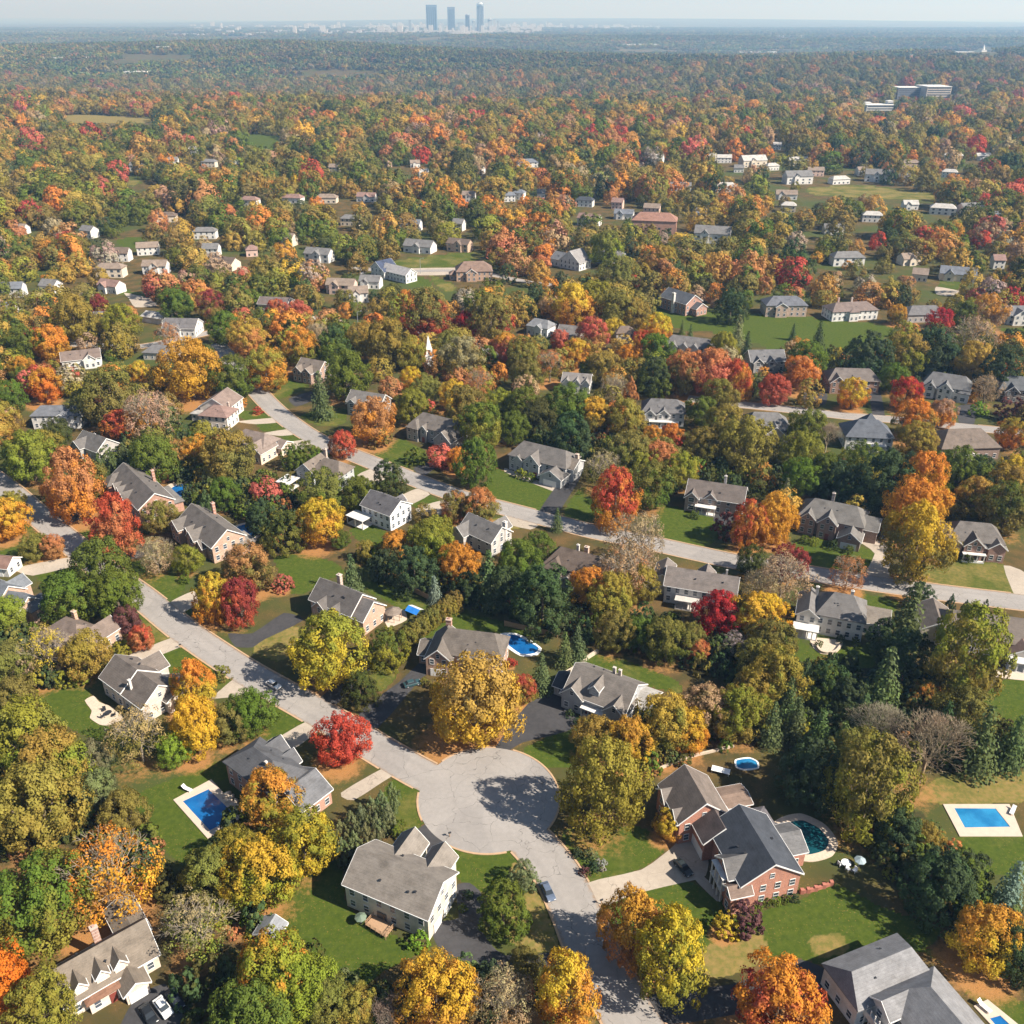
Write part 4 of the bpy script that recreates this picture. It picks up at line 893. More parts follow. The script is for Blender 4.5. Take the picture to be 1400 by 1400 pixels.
h = H('brown-roofed house with blue-grey gable and small pavilion porch', (405,642), (466,656), 5.4, (.40, .42, .42), (.235, .195, .165), handle='the house with pavilion porch')
h.wing(0, 7, 0, 10, 5.4, .8, 'y', sides='FLB'); h.wing(5, 16, 1.5, 10.5, 5, .75, 'x', 'h', hipf=.6); h.porch(-3.8, 1.4, -6.5, -.1, 2.8, WH, 3); h.chimney(5, 10.2, 10.2, 1, (.5, .4, .33)); h.done()
h = H('cream house with pale pinkish roof beside parallel garden walks', (318,603), (378,617), 5.2, (.62, .50, .40), (.30, .24, .21), handle='the cream house by the garden walks')
h.wing(0, 14, 0, 9, 5.2, .7, 'x', 'h', hipf=.6); h.wing(8, 15, -3, 6, 4.4, .8, 'y', sides='FR'); h.wing(11, 17, 6, 12, 3.4, .5, 'x', 'g', sides='RB'); h.done()
h = H('pair of cream blocks under pinkish hipped roofs', (272,568), (318,572), 5.2, (.68, .60, .54), (.33, .22, .19), handle='the cream house with pink hipped roofs')
h.wing(0, 11.5, 0, 9, 5.2, .6, 'x', 'h'); h.wing(-4, 8, 8, 20, 5.6, .6, 'y', 'g', sides='LRB', rc=(.29, .22, .19)); h.wing(-7, -2, 6, 12, 3, .3, 'x', 'h', sides='FL', rc=(.5, .48, .46)); h.chimney(9, 7, 9, .8, (.5, .4, .35)); h.done()
h = H('grey-brown house with steep front gables and arched entry', (560,580), (622,596), 5.4, (.33, .31, .29), (.22, .195, .175), handle='the grey-brown steep gabled house')
L = h.len
h.wing(0, L, 0, 10, 5.4, .68, 'x', 'h', hipf=.6); h.wing(0, 5, -2, 6, 5, .8, 'y', 'h', sides='FL'); h.wing(5.6, 8.4, -1, 4, 5.2, 1, 'y', sides='F'); h.wing(L - 6.5, L + .5, -4, 6, 4.4, .95, 'y', sides='FR'); h.door('F', 7, -1, 1.2); h.done()
h = H('dark-walled house with small grey gables behind copper maple', (474,548), (536,558), 5.2, (.30, .29, .28), (.225, .21, .20), handle='the dark-walled grey gabled house')
h.wing(0, 15, 0, 9, 5.2, .7); h.wing(1, 5, -1.5, 5, 5, .9, 'y', sides='FL'); h.wing(7, 11, -1.5, 5, 5, .9, 'y', sides='F'); h.done()
h = H('brown brick house with stepped gables beside the broad spruce', (405,503), (447,511), 5.4, (.33, .215, .165), (.25, .21, .18), 'brick', handle='the brown house beside the broad spruce')
h.wing(0, 12, 0, 9, 5.4, .75); h.wing(-.5, 4, -2, 6, 5, .8, 'y', sides='FL'); h.wing(5, 9.5, -2.4, 6, 5, .9, 'y', sides='F'); h.done()
h = H('white house with flat slate-blue hipped roof', (42,569), (107,568), 5.4, WH, (.19, .20, .225), handle='the white house with slate-blue roof')
h.wing(0, h.len, 0, 10, 5.4, .42, 'x', 'h', hipf=.5); h.wing(9, 14, -1.5, 5, 5, .6, 'y', sides='F'); h.done()
h = H('dark grey gabled house between conifers and copper tree', (102,606), (142,621), 4.2, (.38, .36, .34), (.18, .17, .165), handle='the dark grey house by the columnar conifers')
h.wing(0, 13, 0, 9, 4.2, .75); h.wing(1, 6, -2, 6, 4.4, .9, 'y', sides='FL'); h.done()
h = H('white house with plain brown gabled roof and clipped gable', (84,494), (137,488), 4.4, WH, (.24, .185, .16), handle='the white house with brown roof')
h.wing(0, h.len, 0, 9, 4.4, .62); h.wing(9, 14, -1.6, 5, 4.4, .85, 'y', sides='F'); h.done()
h = H('broad brown-roofed house with hipped ends and dark left wall', (1288,614), (1368,612), 4.6, (.24, .16, .13), (.225, .18, .15), 'brick', handle='the broad brown hipped house')
h.wing(0, h.len, 0, 14, 4.6, .62, 'x', 'h', hipf=.7); h.porch(7, 12, -1.8, 0, 2.6, WH, 3); h.done()
h = H('slate-blue roofed house with pointed pavilion roof', (1157,597), (1222,600), 5.2, (.60, .60, .60), (.145, .16, .19), handle='the slate house with pointed roof')
h.wing(0, h.len, 0, 12, 5.2, .72, 'x', 'h', hipf=.85); h.wing(7.5, 13, 8, 14, 6.6, 1.1, 'x', 'h', sides='B'); h.porch(8, 14, -2.4, 0, 2.8, WH, 4); h.done()
h = H('pale brick house with wide grey hipped roof', (1016,588), (1082,590), 4.8, (.48, .42, .38), (.22, .215, .215), 'brick', handle='the pale brick hipped house')
h.wing(0, h.len, 0, 13, 4.8, .68, 'x', 'h', hipf=.7); h.wing(8, 15, -2.5, 6, 4.4, .85, 'y', sides='FR'); h.done()
h = H('grey house with rounded gables and white veranda rail', (878,563), (936,566), 5.4, (.58, .57, .56), (.19, .185, .19), handle='the grey house with white veranda')
h.wing(0, h.len, 0, 11, 5.4, .6, 'x', 'h', hipf=.6); h.wing(1, 5, -1.2, 5, 5, .85, 'y', sides='FL'); h.wing(6, 10.4, -1.2, 5, 5.2, .85, 'y', sides='F'); h.porch(3, 14, -3, -1.2, 2.6, WH, 6); h.done()
h = H('brick house with hipped grey roof behind the golden tree', (1133,520), (1203,522), 5.2, (.33, .18, .13), (.22, .19, .175), 'brick', handle='the brick house behind the golden tree')
h.wing(0, h.len, 0, 11, 5.2, .62, 'x', 'h', hipf=.65); h.wing(.6, 6.6, -2, 6, 5, .85, 'y', sides='FL'); h.wing(8, 12, -1, 5, 5, .85, 'y', sides='F'); h.done()
h = H('grey and white house with steep gables and arched doorway', (1262,525), (1325,535), 5.2, (.60, .59, .57), (.20, .20, .205), handle='the grey and white arched house')
h.wing(0, h.len, 0, 11, 5.2, .7, 'x', 'h', hipf=.5); h.wing(1, 5, -1.5, 5, 5, .95, 'y', sides='FL'); h.wing(6, 11.4, -2, 6, 5, .95, 'y', sides='F'); h.wing(14, 18, -1, 6, 4, .8, 'y', 'h', sides='FR'); h.done()
h = H('dark slate house behind the maroon shrubs', (1367,532), (1425,536), 5, (.26, .22, .20), (.15, .16, .175), handle='the dark house by maroon shrubs')
h.wing(0, h.len, 0, 11, 5, .7, 'x', 'h', hipf=.6); h.wing(2, 7, -2, 6, 5, .9, 'y', sides='FL'); h.done()
h = H('dark timbered house with small grey gables', (1027,494), (1074,493), 5.2, (.34, .33, .32), (.20, .20, .21), handle='the dark timbered house')
h.wing(0, h.len, 0, 10, 5.2, .7); h.wing(1, 5, -1.5, 5, 5, .95, 'y', sides='FL'); h.wing(7, 11, -1.5, 5, 5, .95, 'y', sides='F'); h.done()
h = H('pale house with three white gables behind red treetops', (908,470), (972,478), 5, (.60, .57, .55), (.215, .205, .205), handle='the three gabled house')
h.wing(0, h.len, 0, 10, 5, .6, 'x', 'h', hipf=.6)
for x in (2.5, 7.5, 12.5): h.wing(x, x + 3.8, -1, 5, 4.8, .95, 'y', sides='F')
h.done()
h = H('brick house with blue-grey hipped roof above the green slope', (1048,418), (1104,418), 6, (.44, .33, .26), (.185, .195, .225), 'brick', handle='the hipped house above the green slope')
h.wing(0, h.len, 0, 12, 6, .55, 'x', 'h', hipf=.8); h.wing(5, 11, -1.5, 6, 5.8, .6, 'y', sides='F'); h.done()
h = H('white house with low brownish hipped roof above the lawn', (1139,427), (1201,424), 5, WH, (.25, .195, .175), handle='the white house above the lawn')
h.wing(0, h.len, 0, 12, 5, .5, 'x', 'h', hipf=.7); h.wing(9, 14, -1.5, 5, 4.8, .4, 'y', 'h', sides='F'); h.chimney(15, 10, 9.6, .9, (.5, .4, .33)); h.chimney(8, 11, 9.6, .9, (.45, .3, .25)); h.done()
h = H('low grey-roofed house beside the red tree', (1242,431), (1295,430), 4, (.40, .37, .35), (.20, .195, .20), handle='the low grey house beside the red tree')
h.wing(0, h.len, 0, 12, 4, .5, 'x', 'h', hipf=.7); h.done()
h = H('white house with wide windows and grey gables', (1380,430), (1430,430), 5.4, WH, (.21, .21, .225), handle='the white house with wide windows')
h.wing(0, h.len, 0, 11, 5.4, .55); h.wing(2, 9, -2, 6, 5.2, .75, 'y', sides='FL'); h.done()
h = H('tall brick house with slate roof and white chimney above green lawn', (903,405), (938,416), 6.4, (.36, .19, .145), (.145, .155, .175), 'brick', handle='the tall brick house by the green slope')
h.wing(0, h.len, 0, 12, 6.4, .65); h.chimney(h.len * .55, -.7, 11, 1.6, WH); h.wing(h.len - .5, h.len + 4, 4, 12, 4, .6, 'x', sides='RFB'); h.done()
h = H('tan brick house with broad hipped roof and arched windows', (624,372), (673,371), 5.6, (.44, .28, .19), (.29, .20, .16), 'brick', handle='the tan brick hipped house')
h.wing(0, h.len, 0, 14, 5.6, .62, 'x', 'h', hipf=.7); h.wing(6, 12, -2, 6, 5.4, .7, 'y', 'g', sides='F'); h.wing(-4, 1, 3, 10, 3.2, .5, 'x', 'h', sides='FL'); h.done()
h = H('navy and white house with dramatic striped gable roof', (507,366), (553,377), 5, WH, (.075, .095, .16), handle='the navy and white house')
h.wing(0, 10, 0, 12, 5.4, .8, 'y', sides='FLB'); h.wing(8, h.len, 1, 10, 5, .7, 'x', sides='FRB', rc=(.52, .50, .50)); h.wing(10, 13, -1, 5, 4.6, 1, 'y', sides='F'); h.done()
h = H('long grey-roofed white house with sunlit gable end', (222,448), (266,449), 4.4, WH, (.205, .195, .20), handle='the long grey-roofed white house')
h.wing(0, h.len, 0, 11, 4.4, .6); h.wing(6, 9, -1, 5, 4.2, .95, 'y', sides='F'); h.done()
h = H('plain white garage block with wide door', (193,432), (220,436), 3.2, WH, (.55, .53, .50), name='garage', cat='garage', handle='the white garage block')
h.wing(0, h.len, 0, 9, 3.2, .35); h.garage('F', 4, 0, 3.2); h.done('R')
h = H('low long grey roof half hidden under orange trees', (195,482), (236,484), 3.4, (.5, .45, .4), (.22, .215, .22), handle='the low house under the orange tree')
h.wing(0, h.len, 0, 10, 3.4, .4, 'x', 'h', hipf=.6); h.done()
h = H('brown-roofed bungalow behind two red-orange trees', (352,415), (392,417), 3.6, (.56, .48, .42), (.215, .175, .165), handle='the brown bungalow')
h.wing(0, h.len, 0, 10, 3.6, .5); h.done()
h = H('white house with pale gable end among the orange crowns', (752,352), (792,360), 5, WH, (.23, .24, .26), handle='the white gabled house in the trees')
h.wing(0, 9, 1, 11, 4.6, .7, 'x', sides='FLB'); h.wing(8, h.len, 0, 12, 5, .8, 'y', sides='FRL', rc=(.34, .33, .33)); h.done()
h = H('cottage with three sharp white gables peeping over the trees', (768,522), (806,525), 4.6, WH, (.28, .26, .25), handle='the sharp gabled cottage')
h.wing(0, h.len, 0, 9, 4.6, .6)
for x in (.8, 5, 9): h.wing(x, x + 2.8, -.8, 4, 4.8, 1.2, 'y', sides='F')
h.done()
h = H('small grey house with pale gable behind golden trees', (720,445), (748,450), 4.6, (.6, .6, .6), (.27, .28, .30), handle='the small pale grey house')
h.wing(0, h.len, 0, 9, 4.6, .6, 'x', 'h', hipf=.5); h.wing(5, 9, -1.5, 5, 4.6, .8, 'y', sides='F'); h.done()
h = H('grey-roofed house behind the crimson and pink maples', (762,455), (792,458), 4, (.45, .42, .4), (.22, .205, .2), handle='the grey roof behind pink maples')
h.wing(0, h.len, 0, 10, 4, .55); h.done()
for t in ('the round turning circle', *CUL[:2]), ('the two big green oaks', *P(125, 840)), ('the rectangular pool in the far corner', *P(1345, 1125)): LAND.append(t)

# ---- small far houses: x, base y, width in photo pixels, wall, roof, style
FAR = """187 234 18 w g g;237 226 12 w g g;285 229 18 c g h;315 225 14 w g g;263 211 9 w w g;225 304 28 c b h;27 321 14 w t g;118 326 18 w g g;160 358 30 w b g;203 349 26 w t g;212 376 30 w t f;150 380 34 c t h;147 401 30 w p f;65 401 22 w g g;15 407 30 w s g
8 434 24 w s f;288 351 20 w g g;302 369 36 c b f;340 283 22 w p h;345 351 14 p p h;280 327 28 w g h;137 451 14 w g g;398 278 26 w p h;446 278 26 c t h;457 236 14 c t g;500 276 24 w p f;525 229 12 p p h;568 229 12 w t f;580 243 12 w w g;640 276 16 w t f;697 276 14 w s h
478 309 24 c g h;560 316 26 w s f;570 346 38 w g f;625 344 30 t b f;625 316 14 w g g;392 337 16 c t g;433 359 34 w g f;465 402 36 p t f;505 395 26 w g f;491 414 24 w t f;722 229 26 w s h;708 273 14 w s h;740 271 10 w g g;768 279 16 t t h;798 283 22 w d h;803 309 28 w p f
852 300 24 w s f;843 286 14 p p g;890 294 20 p t g;893 320 56 P P h;930 264 26 w g f;992 263 26 w w h;963 299 24 w s f;972 333 44 w g f;890 226 28 w w f;990 223 18 w w g;1032 229 32 c w f;835 360 34 w g h;970 221 14 w w g;1057 233 16 w w h;1092 227 24 c w f;1093 252 34 w g f;1115 241 20 p t g
1150 252 24 w w h;1200 249 32 w g f;1245 229 22 t t h;1237 249 14 w g f;1297 243 18 w w h;1075 273 26 w t f;1077 291 18 c w h;1245 287 18 w w f;1288 294 30 w w h;1330 294 30 p g f;1365 301 20 w s h;1140 321 24 w g f;1192 304 24 w w h;1246 363 24 c t f;1256 385 18 c t g;1160 364 40 w g h;1308 385 42 c s f
1365 368 14 w p g;1302 220 22 w w h;1345 219 18 w w g;855 470 24 w b h;1062 205 10 w w g;1010 236 12 w g g;1180 240 14 w t f;655 238 8 w w g"""
wcol = {'w': WH, 'c': (.62, .54, .44), 'p': (.58, .42, .36), 't': (.46, .34, .26), 'P': (.44, .25, .19)}
rcol = {'g': (.24, .235, .235), 'b': (.21, .16, .13), 't': (.33, .26, .21), 'p': (.34, .22, .19), 's': (.22, .24, .28), 'w': (.60, .58, .55), 'd': (.08, .09, .11), 'P': (.38, .21, .16)}
wword = {'w': 'white', 'c': 'cream', 'p': 'pinkish', 't': 'tan', 'P': 'red brick'}
rword = {'g': 'grey', 'b': 'brown', 't': 'tan', 'p': 'pink', 's': 'slate', 'w': 'pale', 'd': 'dark', 'P': 'terracotta'}
frng = random.Random(11)
far_houses = []
for e in FAR.replace('\n', ';').split(';'):
    x, y, w, wk, rk, st = e.split(); x, y, w = float(x), float(y), float(w)
    X, Y, Z_ = PT(x, y)
    D = J(X, Y, Z_)[2]; Wm = w * D / FOC * 1.08
    ang = frng.uniform(-.45, .25)
    h = House('house', 'x', 'house', (X - Wm / 2 * math.cos(ang), Y - Wm / 2 * math.sin(ang), Z_ - .2), ang, wcol[wk], rcol[rk], frames=False, trim=False)
    dp = min(max(8.0, Wm * .5), 22); e_ = frng.choice((4.6, 5.4, 5.8)) * min(1.8, max(1, Wm / 20))
    h.wing(0, Wm, 0, dp, e_, .55 if st == 'h' else .68, 'x', 'h' if st == 'h' else 'g', hipf=.7)
    if st == 'f':
        a = frng.uniform(.1, .45) * Wm; h.wing(a, a + min(5.5, Wm * .36), -1.6, dp * .6, e_ - .3, .9, 'y', sides='F')
    h.done('F', max(3.4, Wm / 4), keep=.8)
    far_houses.append((h.root, f"{'long' if w > 33 else 'tiny' if w < 16 else 'small'} {wword[wk]} {'front-gabled' if st == 'f' else 'hipped' if st == 'h' else 'gabled'} house, {rword[rk]} roof,", X, Y))
# ---------------------------------------------------------------- foliage and bark
def leaf_mat(name, inst):
    m, nt, out = mat_new(name); g = N(nt)
    if inst:
        a, b = g.attr('col', 'INSTANCER').outputs['Color'], g.attr('tint', 'INSTANCER').outputs['Color']
        rnd = g.attr('rnd', 'INSTANCER').outputs['Fac']
    else:
        oi = g.n('ObjectInfo'); a, b, rnd = oi.outputs['Color'], g.attr('tint', 'OBJECT').outputs['Color'], oi.outputs['Random']
    tc = g.n('TexCoord').outputs['Object']
    mp = g.n('VectorMath', operation='ADD'); g.set(mp.inputs[0], tc)
    cx = g.n('CombineXYZ'); g.set(cx.inputs[0], g.math('MULTIPLY', rnd, 37.0)); g.set(cx.inputs[1], g.math('MULTIPLY', rnd, 91.0)); g.set(mp.inputs[1], cx.outputs[0])
    n1 = g.noise(mp.outputs[0], 2.6, 2, 0.5) if not inst else g.noise(mp.outputs[0], 2.2, 0, 0.5)
    lf = g.attr('leafvar').outputs['Fac']
    sx = g.n('SeparateXYZ'); g.set(sx.inputs[0], tc)
    f = g.math('ADD', n1, g.math('MULTIPLY', g.math('SUBTRACT', 0.55, sx.outputs[2]), 0.35))
    f = g.math('ADD', f, g.math('MULTIPLY', g.math('SUBTRACT', lf, 0.5), 0.18))
    c = g.mix(g.ramp(f, 0.36, 0.62), a, b)
    if inst: c = g.mix(1.0, c, (0.97, 0.90, 0.88), 'MULTIPLY')
    v = g.n('CombineColor'); k = g.math('ADD', 0.82 if inst else 0.68, g.math('MULTIPLY', lf, 0.36 if inst else 0.64))
    for i in range(3): g.set(v.inputs[i], k)
    c = g.mix(1.0, c, v.outputs[0], 'MULTIPLY')
    d = g.n('BsdfDiffuse'); g.set(d.inputs[0], c)
    t = g.n('BsdfTranslucent'); g.set(t.inputs[0], g.mix(1.0, c, (1.15, 1.1, 0.8), 'MULTIPLY'))
    mx = g.n('MixShader'); mx.inputs[0].default_value = 0.16 if inst else 0.30
    g.set(mx.inputs[1], d.outputs[0]); g.set(mx.inputs[2], t.outputs[0]); g.set(out.inputs[0], mx.outputs[0])
    return m
M['leaf'] = leaf_mat('leaves', False)
M['leaf_i'] = leaf_mat('woodland_leaves', True)
M['bark'] = plain('bark', (0.15, 0.115, 0.085), 0.9, 0.1, 0.35, 2.5)
M['palebark'] = plain('pale_bark', (0.30, 0.25, 0.19), 0.9, 0.1, 0.3, 2.5)
def unit(a): return a / np.maximum(np.linalg.norm(a, axis=-1, keepdims=True), 1e-9)
def leaves(c, n, s, rng):
    """one folded rhombic leaf clump per centre"""
    k = len(c); t1 = unit(np.cross(n, rng.normal(size=(k, 3)))); t2 = np.cross(n, t1)
    s = np.asarray(s).reshape(-1, 1); a = rng.uniform(.55, .95, (k, 1)); fo = n * s * rng.uniform(-.35, .15, (k, 1))
    v = np.stack([c + t1 * s, c + t2 * s * a + fo, c - t1 * s, c - t2 * s * a + fo], 1).reshape(-1, 3)
    return v, np.arange(4 * k).reshape(k, 4)
def profile(form, z):
    if form in 'rsb': return np.sqrt(np.clip(1 - np.abs((z - .46) / .54) ** 2.3, 0, 1))
    if form == 'o': return np.clip(np.sqrt(np.clip(1 - np.abs((z - .36) / .64) ** 2.0, 0, 1)), 0, 1)
    if form == 't': return np.sqrt(np.clip(1 - np.abs((z - .42) / .58) ** 2.4, 0, 1)) * .9
    if form == 'e': return np.sqrt(np.clip(1 - np.abs((z - .34) / .66) ** 1.9, 0, 1))
    if form == 'h': return np.sqrt(np.clip(1 - np.abs((z - .30) / .70) ** 2.4, 0, 1))
    if form == 'a': return np.clip(np.sin(np.pi * np.clip(z * .92 + .13, 0, 1)) ** .75, 0, 1) * .8
    return np.clip(1 - z, 0, 1)
def crown_pts(form, rng, nl, nq, size, zb, nj=.30, ls=1.0, bk=1.0, inner=(1, 1, 1, .86, .66, .4)):
    """leaf clumps gathered in lobes over an uneven crown, one unit wide, from height zb to one"""
    z = rng.uniform(.02, .99, nl * 3); z = z[rng.uniform(0, 1, len(z)) < profile(form, z) * .85 + .15][:nl]; nl = len(z)
    th = rng.uniform(0, 2 * np.pi, nl)
    k1, k2, p1, p2, p3 = rng.integers(2, 4), rng.integers(3, 6), *rng.uniform(0, 6.28, 3)
    bump = 1 + bk * (.13 * np.sin(k1 * th + p1 + 3 * z) + .10 * np.sin(k2 * th + p2 - 5 * z) + .06 * np.sin(9 * z + p3 + th))
    lr = rng.uniform(.062, .115, nl) * ls * (1.0 if form in 'rsob' else .8)
    rr = .5 * profile(form, z) * bump * rng.choice(inner, nl) - lr * .5
    c = np.stack([rr * np.cos(th), rr * np.sin(th), zb + (1 - zb) * z - lr * .4], 1)
    mid = np.array([0, 0, zb + (1 - zb) * .42])
    lobe = np.repeat(np.arange(nl), nq); m = len(lobe)
    out = unit((c - mid) * [1, 1, .8])
    d = unit(rng.normal(size=(m, 3)) + out[lobe] * .75 + [0, 0, .25])
    pos = c[lobe] + d * (lr[lobe] * rng.uniform(.55, 1.08, m))[:, None]
    nrm = unit(d * .75 + out[lobe] * .35 + rng.normal(size=(m, 3)) * nj)
    lv = np.clip(rng.normal(.5, .13, nl)[lobe] + rng.normal(0, .08, m), 0, 1)
    return pos, nrm, size * rng.uniform(.5, 1.5, m), lv
def limb_mesh(form, rng, zb, top=.72, n=7, r=.03, bark='bark'):
    m = MB(); m.tube((0, 0, -.02), (0, 0, zb + .12), r * 1.25, r, 8)
    for i in range(n):
        th = 2.4 * i + rng.uniform(-.4, .4); z0 = zb * .7 + .10 * i / n + .02; l = rng.uniform(.24, .40)
        m.tube((0, 0, z0), (l * .5 * math.cos(th), l * .5 * math.sin(th), z0 + .16), r * .55, r * .34, 5)
        m.tube((l * .5 * math.cos(th), l * .5 * math.sin(th), z0 + .16), (l * math.cos(th), l * math.sin(th), min(top, z0 + .40)), r * .34, r * .10, 4)
    m.tube((0, 0, zb + .1), (.02, .01, top), r, r * .2, 6)
    return m.mesh('trunk', M[bark])
def twig_arrays(rng, depth=8, zb=.16):
    """branching skeleton of a leafless tree as thin three-sided tubes"""
    V, F = [], []
    def tube(p, q, r0, r1, k=3):
        d = unit(q - p); a = unit(np.cross(d, [.3, .5, .8])); b = np.cross(d, a); n = len(V)
        for c, r in ((p, r0), (q, r1)):
            for i in range(k):
                t = 2 * np.pi * i / k; V.append(c + a * r * np.cos(t) + b * r * np.sin(t))
        for i in range(k): F.append((n + i, n + (i + 1) % k, n + k + (i + 1) % k, n + k + i))
    def grow(p, d, l, r, lev):
        q = p + d * l; tube(p, q, r, r * .68, 6 if lev == 0 else 3)
        if lev >= depth: return
        k = 3 if lev in (0, 1, 2, 4, 5) else 2; ph = rng.uniform(0, 6.28)
        e1 = unit(np.cross(d, [.31, .52, .79])); e2 = np.cross(d, e1)
        for i in range(k):
            az = ph + 2 * np.pi * (i + rng.uniform(-.25, .25)) / k; t = rng.uniform(.36, .66) if lev else rng.uniform(.30, .48)
            nd = unit(d * np.cos(t) + (e1 * np.cos(az) + e2 * np.sin(az)) * np.sin(t) + np.array([0, 0, .10]))
            grow(p + d * l * rng.uniform(.7, 1.0), nd, l * rng.uniform(.68, .86), max(r * .62, .0021), lev + 1)
    grow(np.array([0., 0, -.01]), np.array([0., .03, 1]), .25, .022, 0)
    V = np.array(V); V[:, 2] *= 1.0 / V[:, 2].max()
    lo, hi = np.percentile(V[:, :2], 1, 0), np.percentile(V[:, :2], 99, 0)
    V[:, :2] -= (lo + hi) / 2 * np.clip(V[:, 2:] / .6, 0, 1); V[:, :2] *= np.where(V[:, 2:] < .02, 1, 1) / (hi - lo)
    return V, np.array(F)
PROTO = {}
def make_proto(form, var, lod=0):
    rng = np.random.default_rng(1000 * ord(form) + var)
    mat = M['leaf']
    if form == 'b':
        V, F = twig_arrays(rng)
        return None, np_mesh('branches', V, F, {'leafvar': ('FLOAT', 'FACE', rng.uniform(.2, .8, len(F)))}, mat)
    if form == 'c':
        C, Nn, Sz, Lv = [], [], [], []
        for i in range(17):
            z = .05 + .93 * i / 17; r = .5 * (1 - z) ** .8 + .02; nb = int(8 + 17 * (1 - z))
            for j in range(nb):
                th = 2 * np.pi * (j + rng.uniform(-.3, .3)) / nb + i; rl = r * rng.uniform(.72, 1.1); lv = rng.normal(.5, .15)
                for k in range(max(2, int(8 * (1 - z) + 1))):
                    t = (k + rng.uniform(.3, 1)) / max(2, int(8 * (1 - z) + 1))
                    p = np.array([np.cos(th) * rl * t, np.sin(th) * rl * t, z + .035 - .11 * t * t * (1 - z) + rng.normal(0, .007)]); p[:2] += rng.normal(0, .014, 2)
                    C.append(p); Nn.append(unit(np.array([np.cos(th) * .5, np.sin(th) * .5, .8]) + rng.normal(size=3) * .4)); Sz.append(.034 * rng.uniform(.7, 1.3)); Lv.append(np.clip(lv + (t - .5) * .3, 0, 1))
        v, f = leaves(np.array(C), np.array(Nn), Sz, rng)
        return MB().tube((0, 0, -.02), (0, 0, .9), .022, .004, 7).mesh('trunk', M['bark']), np_mesh('crown', v, f, {'leafvar': ('FLOAT', 'FACE', Lv)}, mat)
    zb = {'r': .14, 'o': .12, 't': .1, 's': .18, 'e': .03, 'h': .0, 'a': .0}[form]
    nl, nq, sz = {'r': (190, 84, .0145), 'o': (190, 80, .0145), 't': (150, 60, .0165), 's': (130, 34, .0130), 'e': (190, 76, .0148), 'h': (80, 44, .030), 'a': (130, 40, .02)}[form]
    p, n, s, lv = crown_pts(form, rng, nl, nq, sz, zb)
    v, f = leaves(p, n, s, rng)
    if form == 's':                                     # thin crowns show their twigs
        V, F = twig_arrays(rng, 6); V[:, :2] *= .9; V[:, 2] *= .95
        return np_mesh('trunk', V, F, None, M['palebark']), np_mesh('crown', v, f, {'leafvar': ('FLOAT', 'FACE', lv)}, mat)
    elif form in 'ha':
        tr = None
    elif form == 'e': tr = MB().tube((0, 0, -.02), (0, 0, .5), .03, .012, 8).mesh('trunk', M['bark'])
    else: tr = limb_mesh(form, np.random.default_rng(var), zb)
    return tr, np_mesh('crown', v, f, {'leafvar': ('FLOAT', 'FACE', lv)}, mat)
NVAR = {'r': 7, 'o': 4, 't': 2, 's': 4, 'b': 3, 'c': 3, 'a': 3, 'e': 4, 'h': 3}
for f_, k_ in NVAR.items():
    for v_ in range(k_): PROTO[f_, v_] = make_proto(f_, v_)
NAME = {'r': ('broadleaf_tree', 'tree'), 'o': ('broadleaf_tree', 'tree'), 't': ('broadleaf_tree', 'tree'), 's': ('thin_leaved_tree', 'tree'), 'b': ('bare_tree', 'bare tree'),
        'c': ('spruce_tree', 'conifer'), 'a': ('columnar_evergreen', 'conifer'), 'e': ('evergreen_tree', 'evergreen'), 'h': ('shrub', 'shrub')}
GRP = {'tree': 'autumn trees between the houses', 'bare tree': 'leafless trees among the woods', 'conifer': 'conifers between the lots', 'evergreen': 'dense evergreens between the lots', 'shrub': 'garden shrubs'}
FORMW = {'r': 'round tree', 'o': 'tall oval tree', 't': 'narrow tree', 's': 'thin-leaved tree', 'b': 'leafless tree', 'c': 'pointed conifer', 'a': 'columnar evergreen', 'e': 'dense evergreen', 'h': 'shrub'}
trng = random.Random(5)
labelled = []      # (object, descriptive words, x, y) for the labels at the end

# ---- more trees: fill the woods behind, keeping lawns, roads and house fronts clear
def blocked_mask(X, Y, r=2.0):
    m = np.zeros(X.shape, bool)
    for d, pl in lawns_w: m |= inside(pl, X, Y)
    for v in paths_w.values():
        for pl in v: m |= inside(pl, X, Y)
    for h_, ln in roads_w: m |= seg_dist(ln, X, Y) < h_ + r
    m |= np.hypot(X - CUL[0], Y - CUL[1]) < CUL[2] + 4
    for cx, cy, r_ in FOOT: m |= np.hypot(X - cx, Y - cy) < r_ * .8 + 2.0
    return m
grng = np.random.default_rng(8)
def mean_w(y): return 11.0 + 8.0 * sstep(300, 900, y) + 4.5 * sstep(900, 2400, y)
XX, YY = [], []
y = 255.0
while y < 3080:
    sp = (.86 + .06 * sstep(330, 650, y)) * float(mean_w(y)); xs = np.arange(-.64 * y - 80, .64 * y + 80, sp)
    XX.append(xs + grng.uniform(-.46, .46, len(xs)) * sp); YY.append(y + grng.uniform(-.46, .46, len(xs)) * sp); y += sp
X, Y = np.concatenate(XX), np.concatenate(YY)
k = (np.abs(X) < 60 + .62 * Y); X, Y = X[k], Y[k]
clump = np.sin(X / 43 + np.sin(Y / 57) * 1.3) + np.sin(Y / 51 + np.sin(X / 71) * 1.7) + np.sin((X + Y) / 139)
k = grng.uniform(0, 1, len(X)) < np.where(Y < 1500, .86 + .06 * clump, .93); X, Y = X[k], Y[k]
k = ~blocked_mask(X, Y); X, Y = X[k], Y[k]
kind = grng.uniform(0, 1, len(X)); cl2 = np.sin(X / 90 + 1) + np.sin(Y / 77 + X / 160)
isE = kind < .10 + .06 * cl2
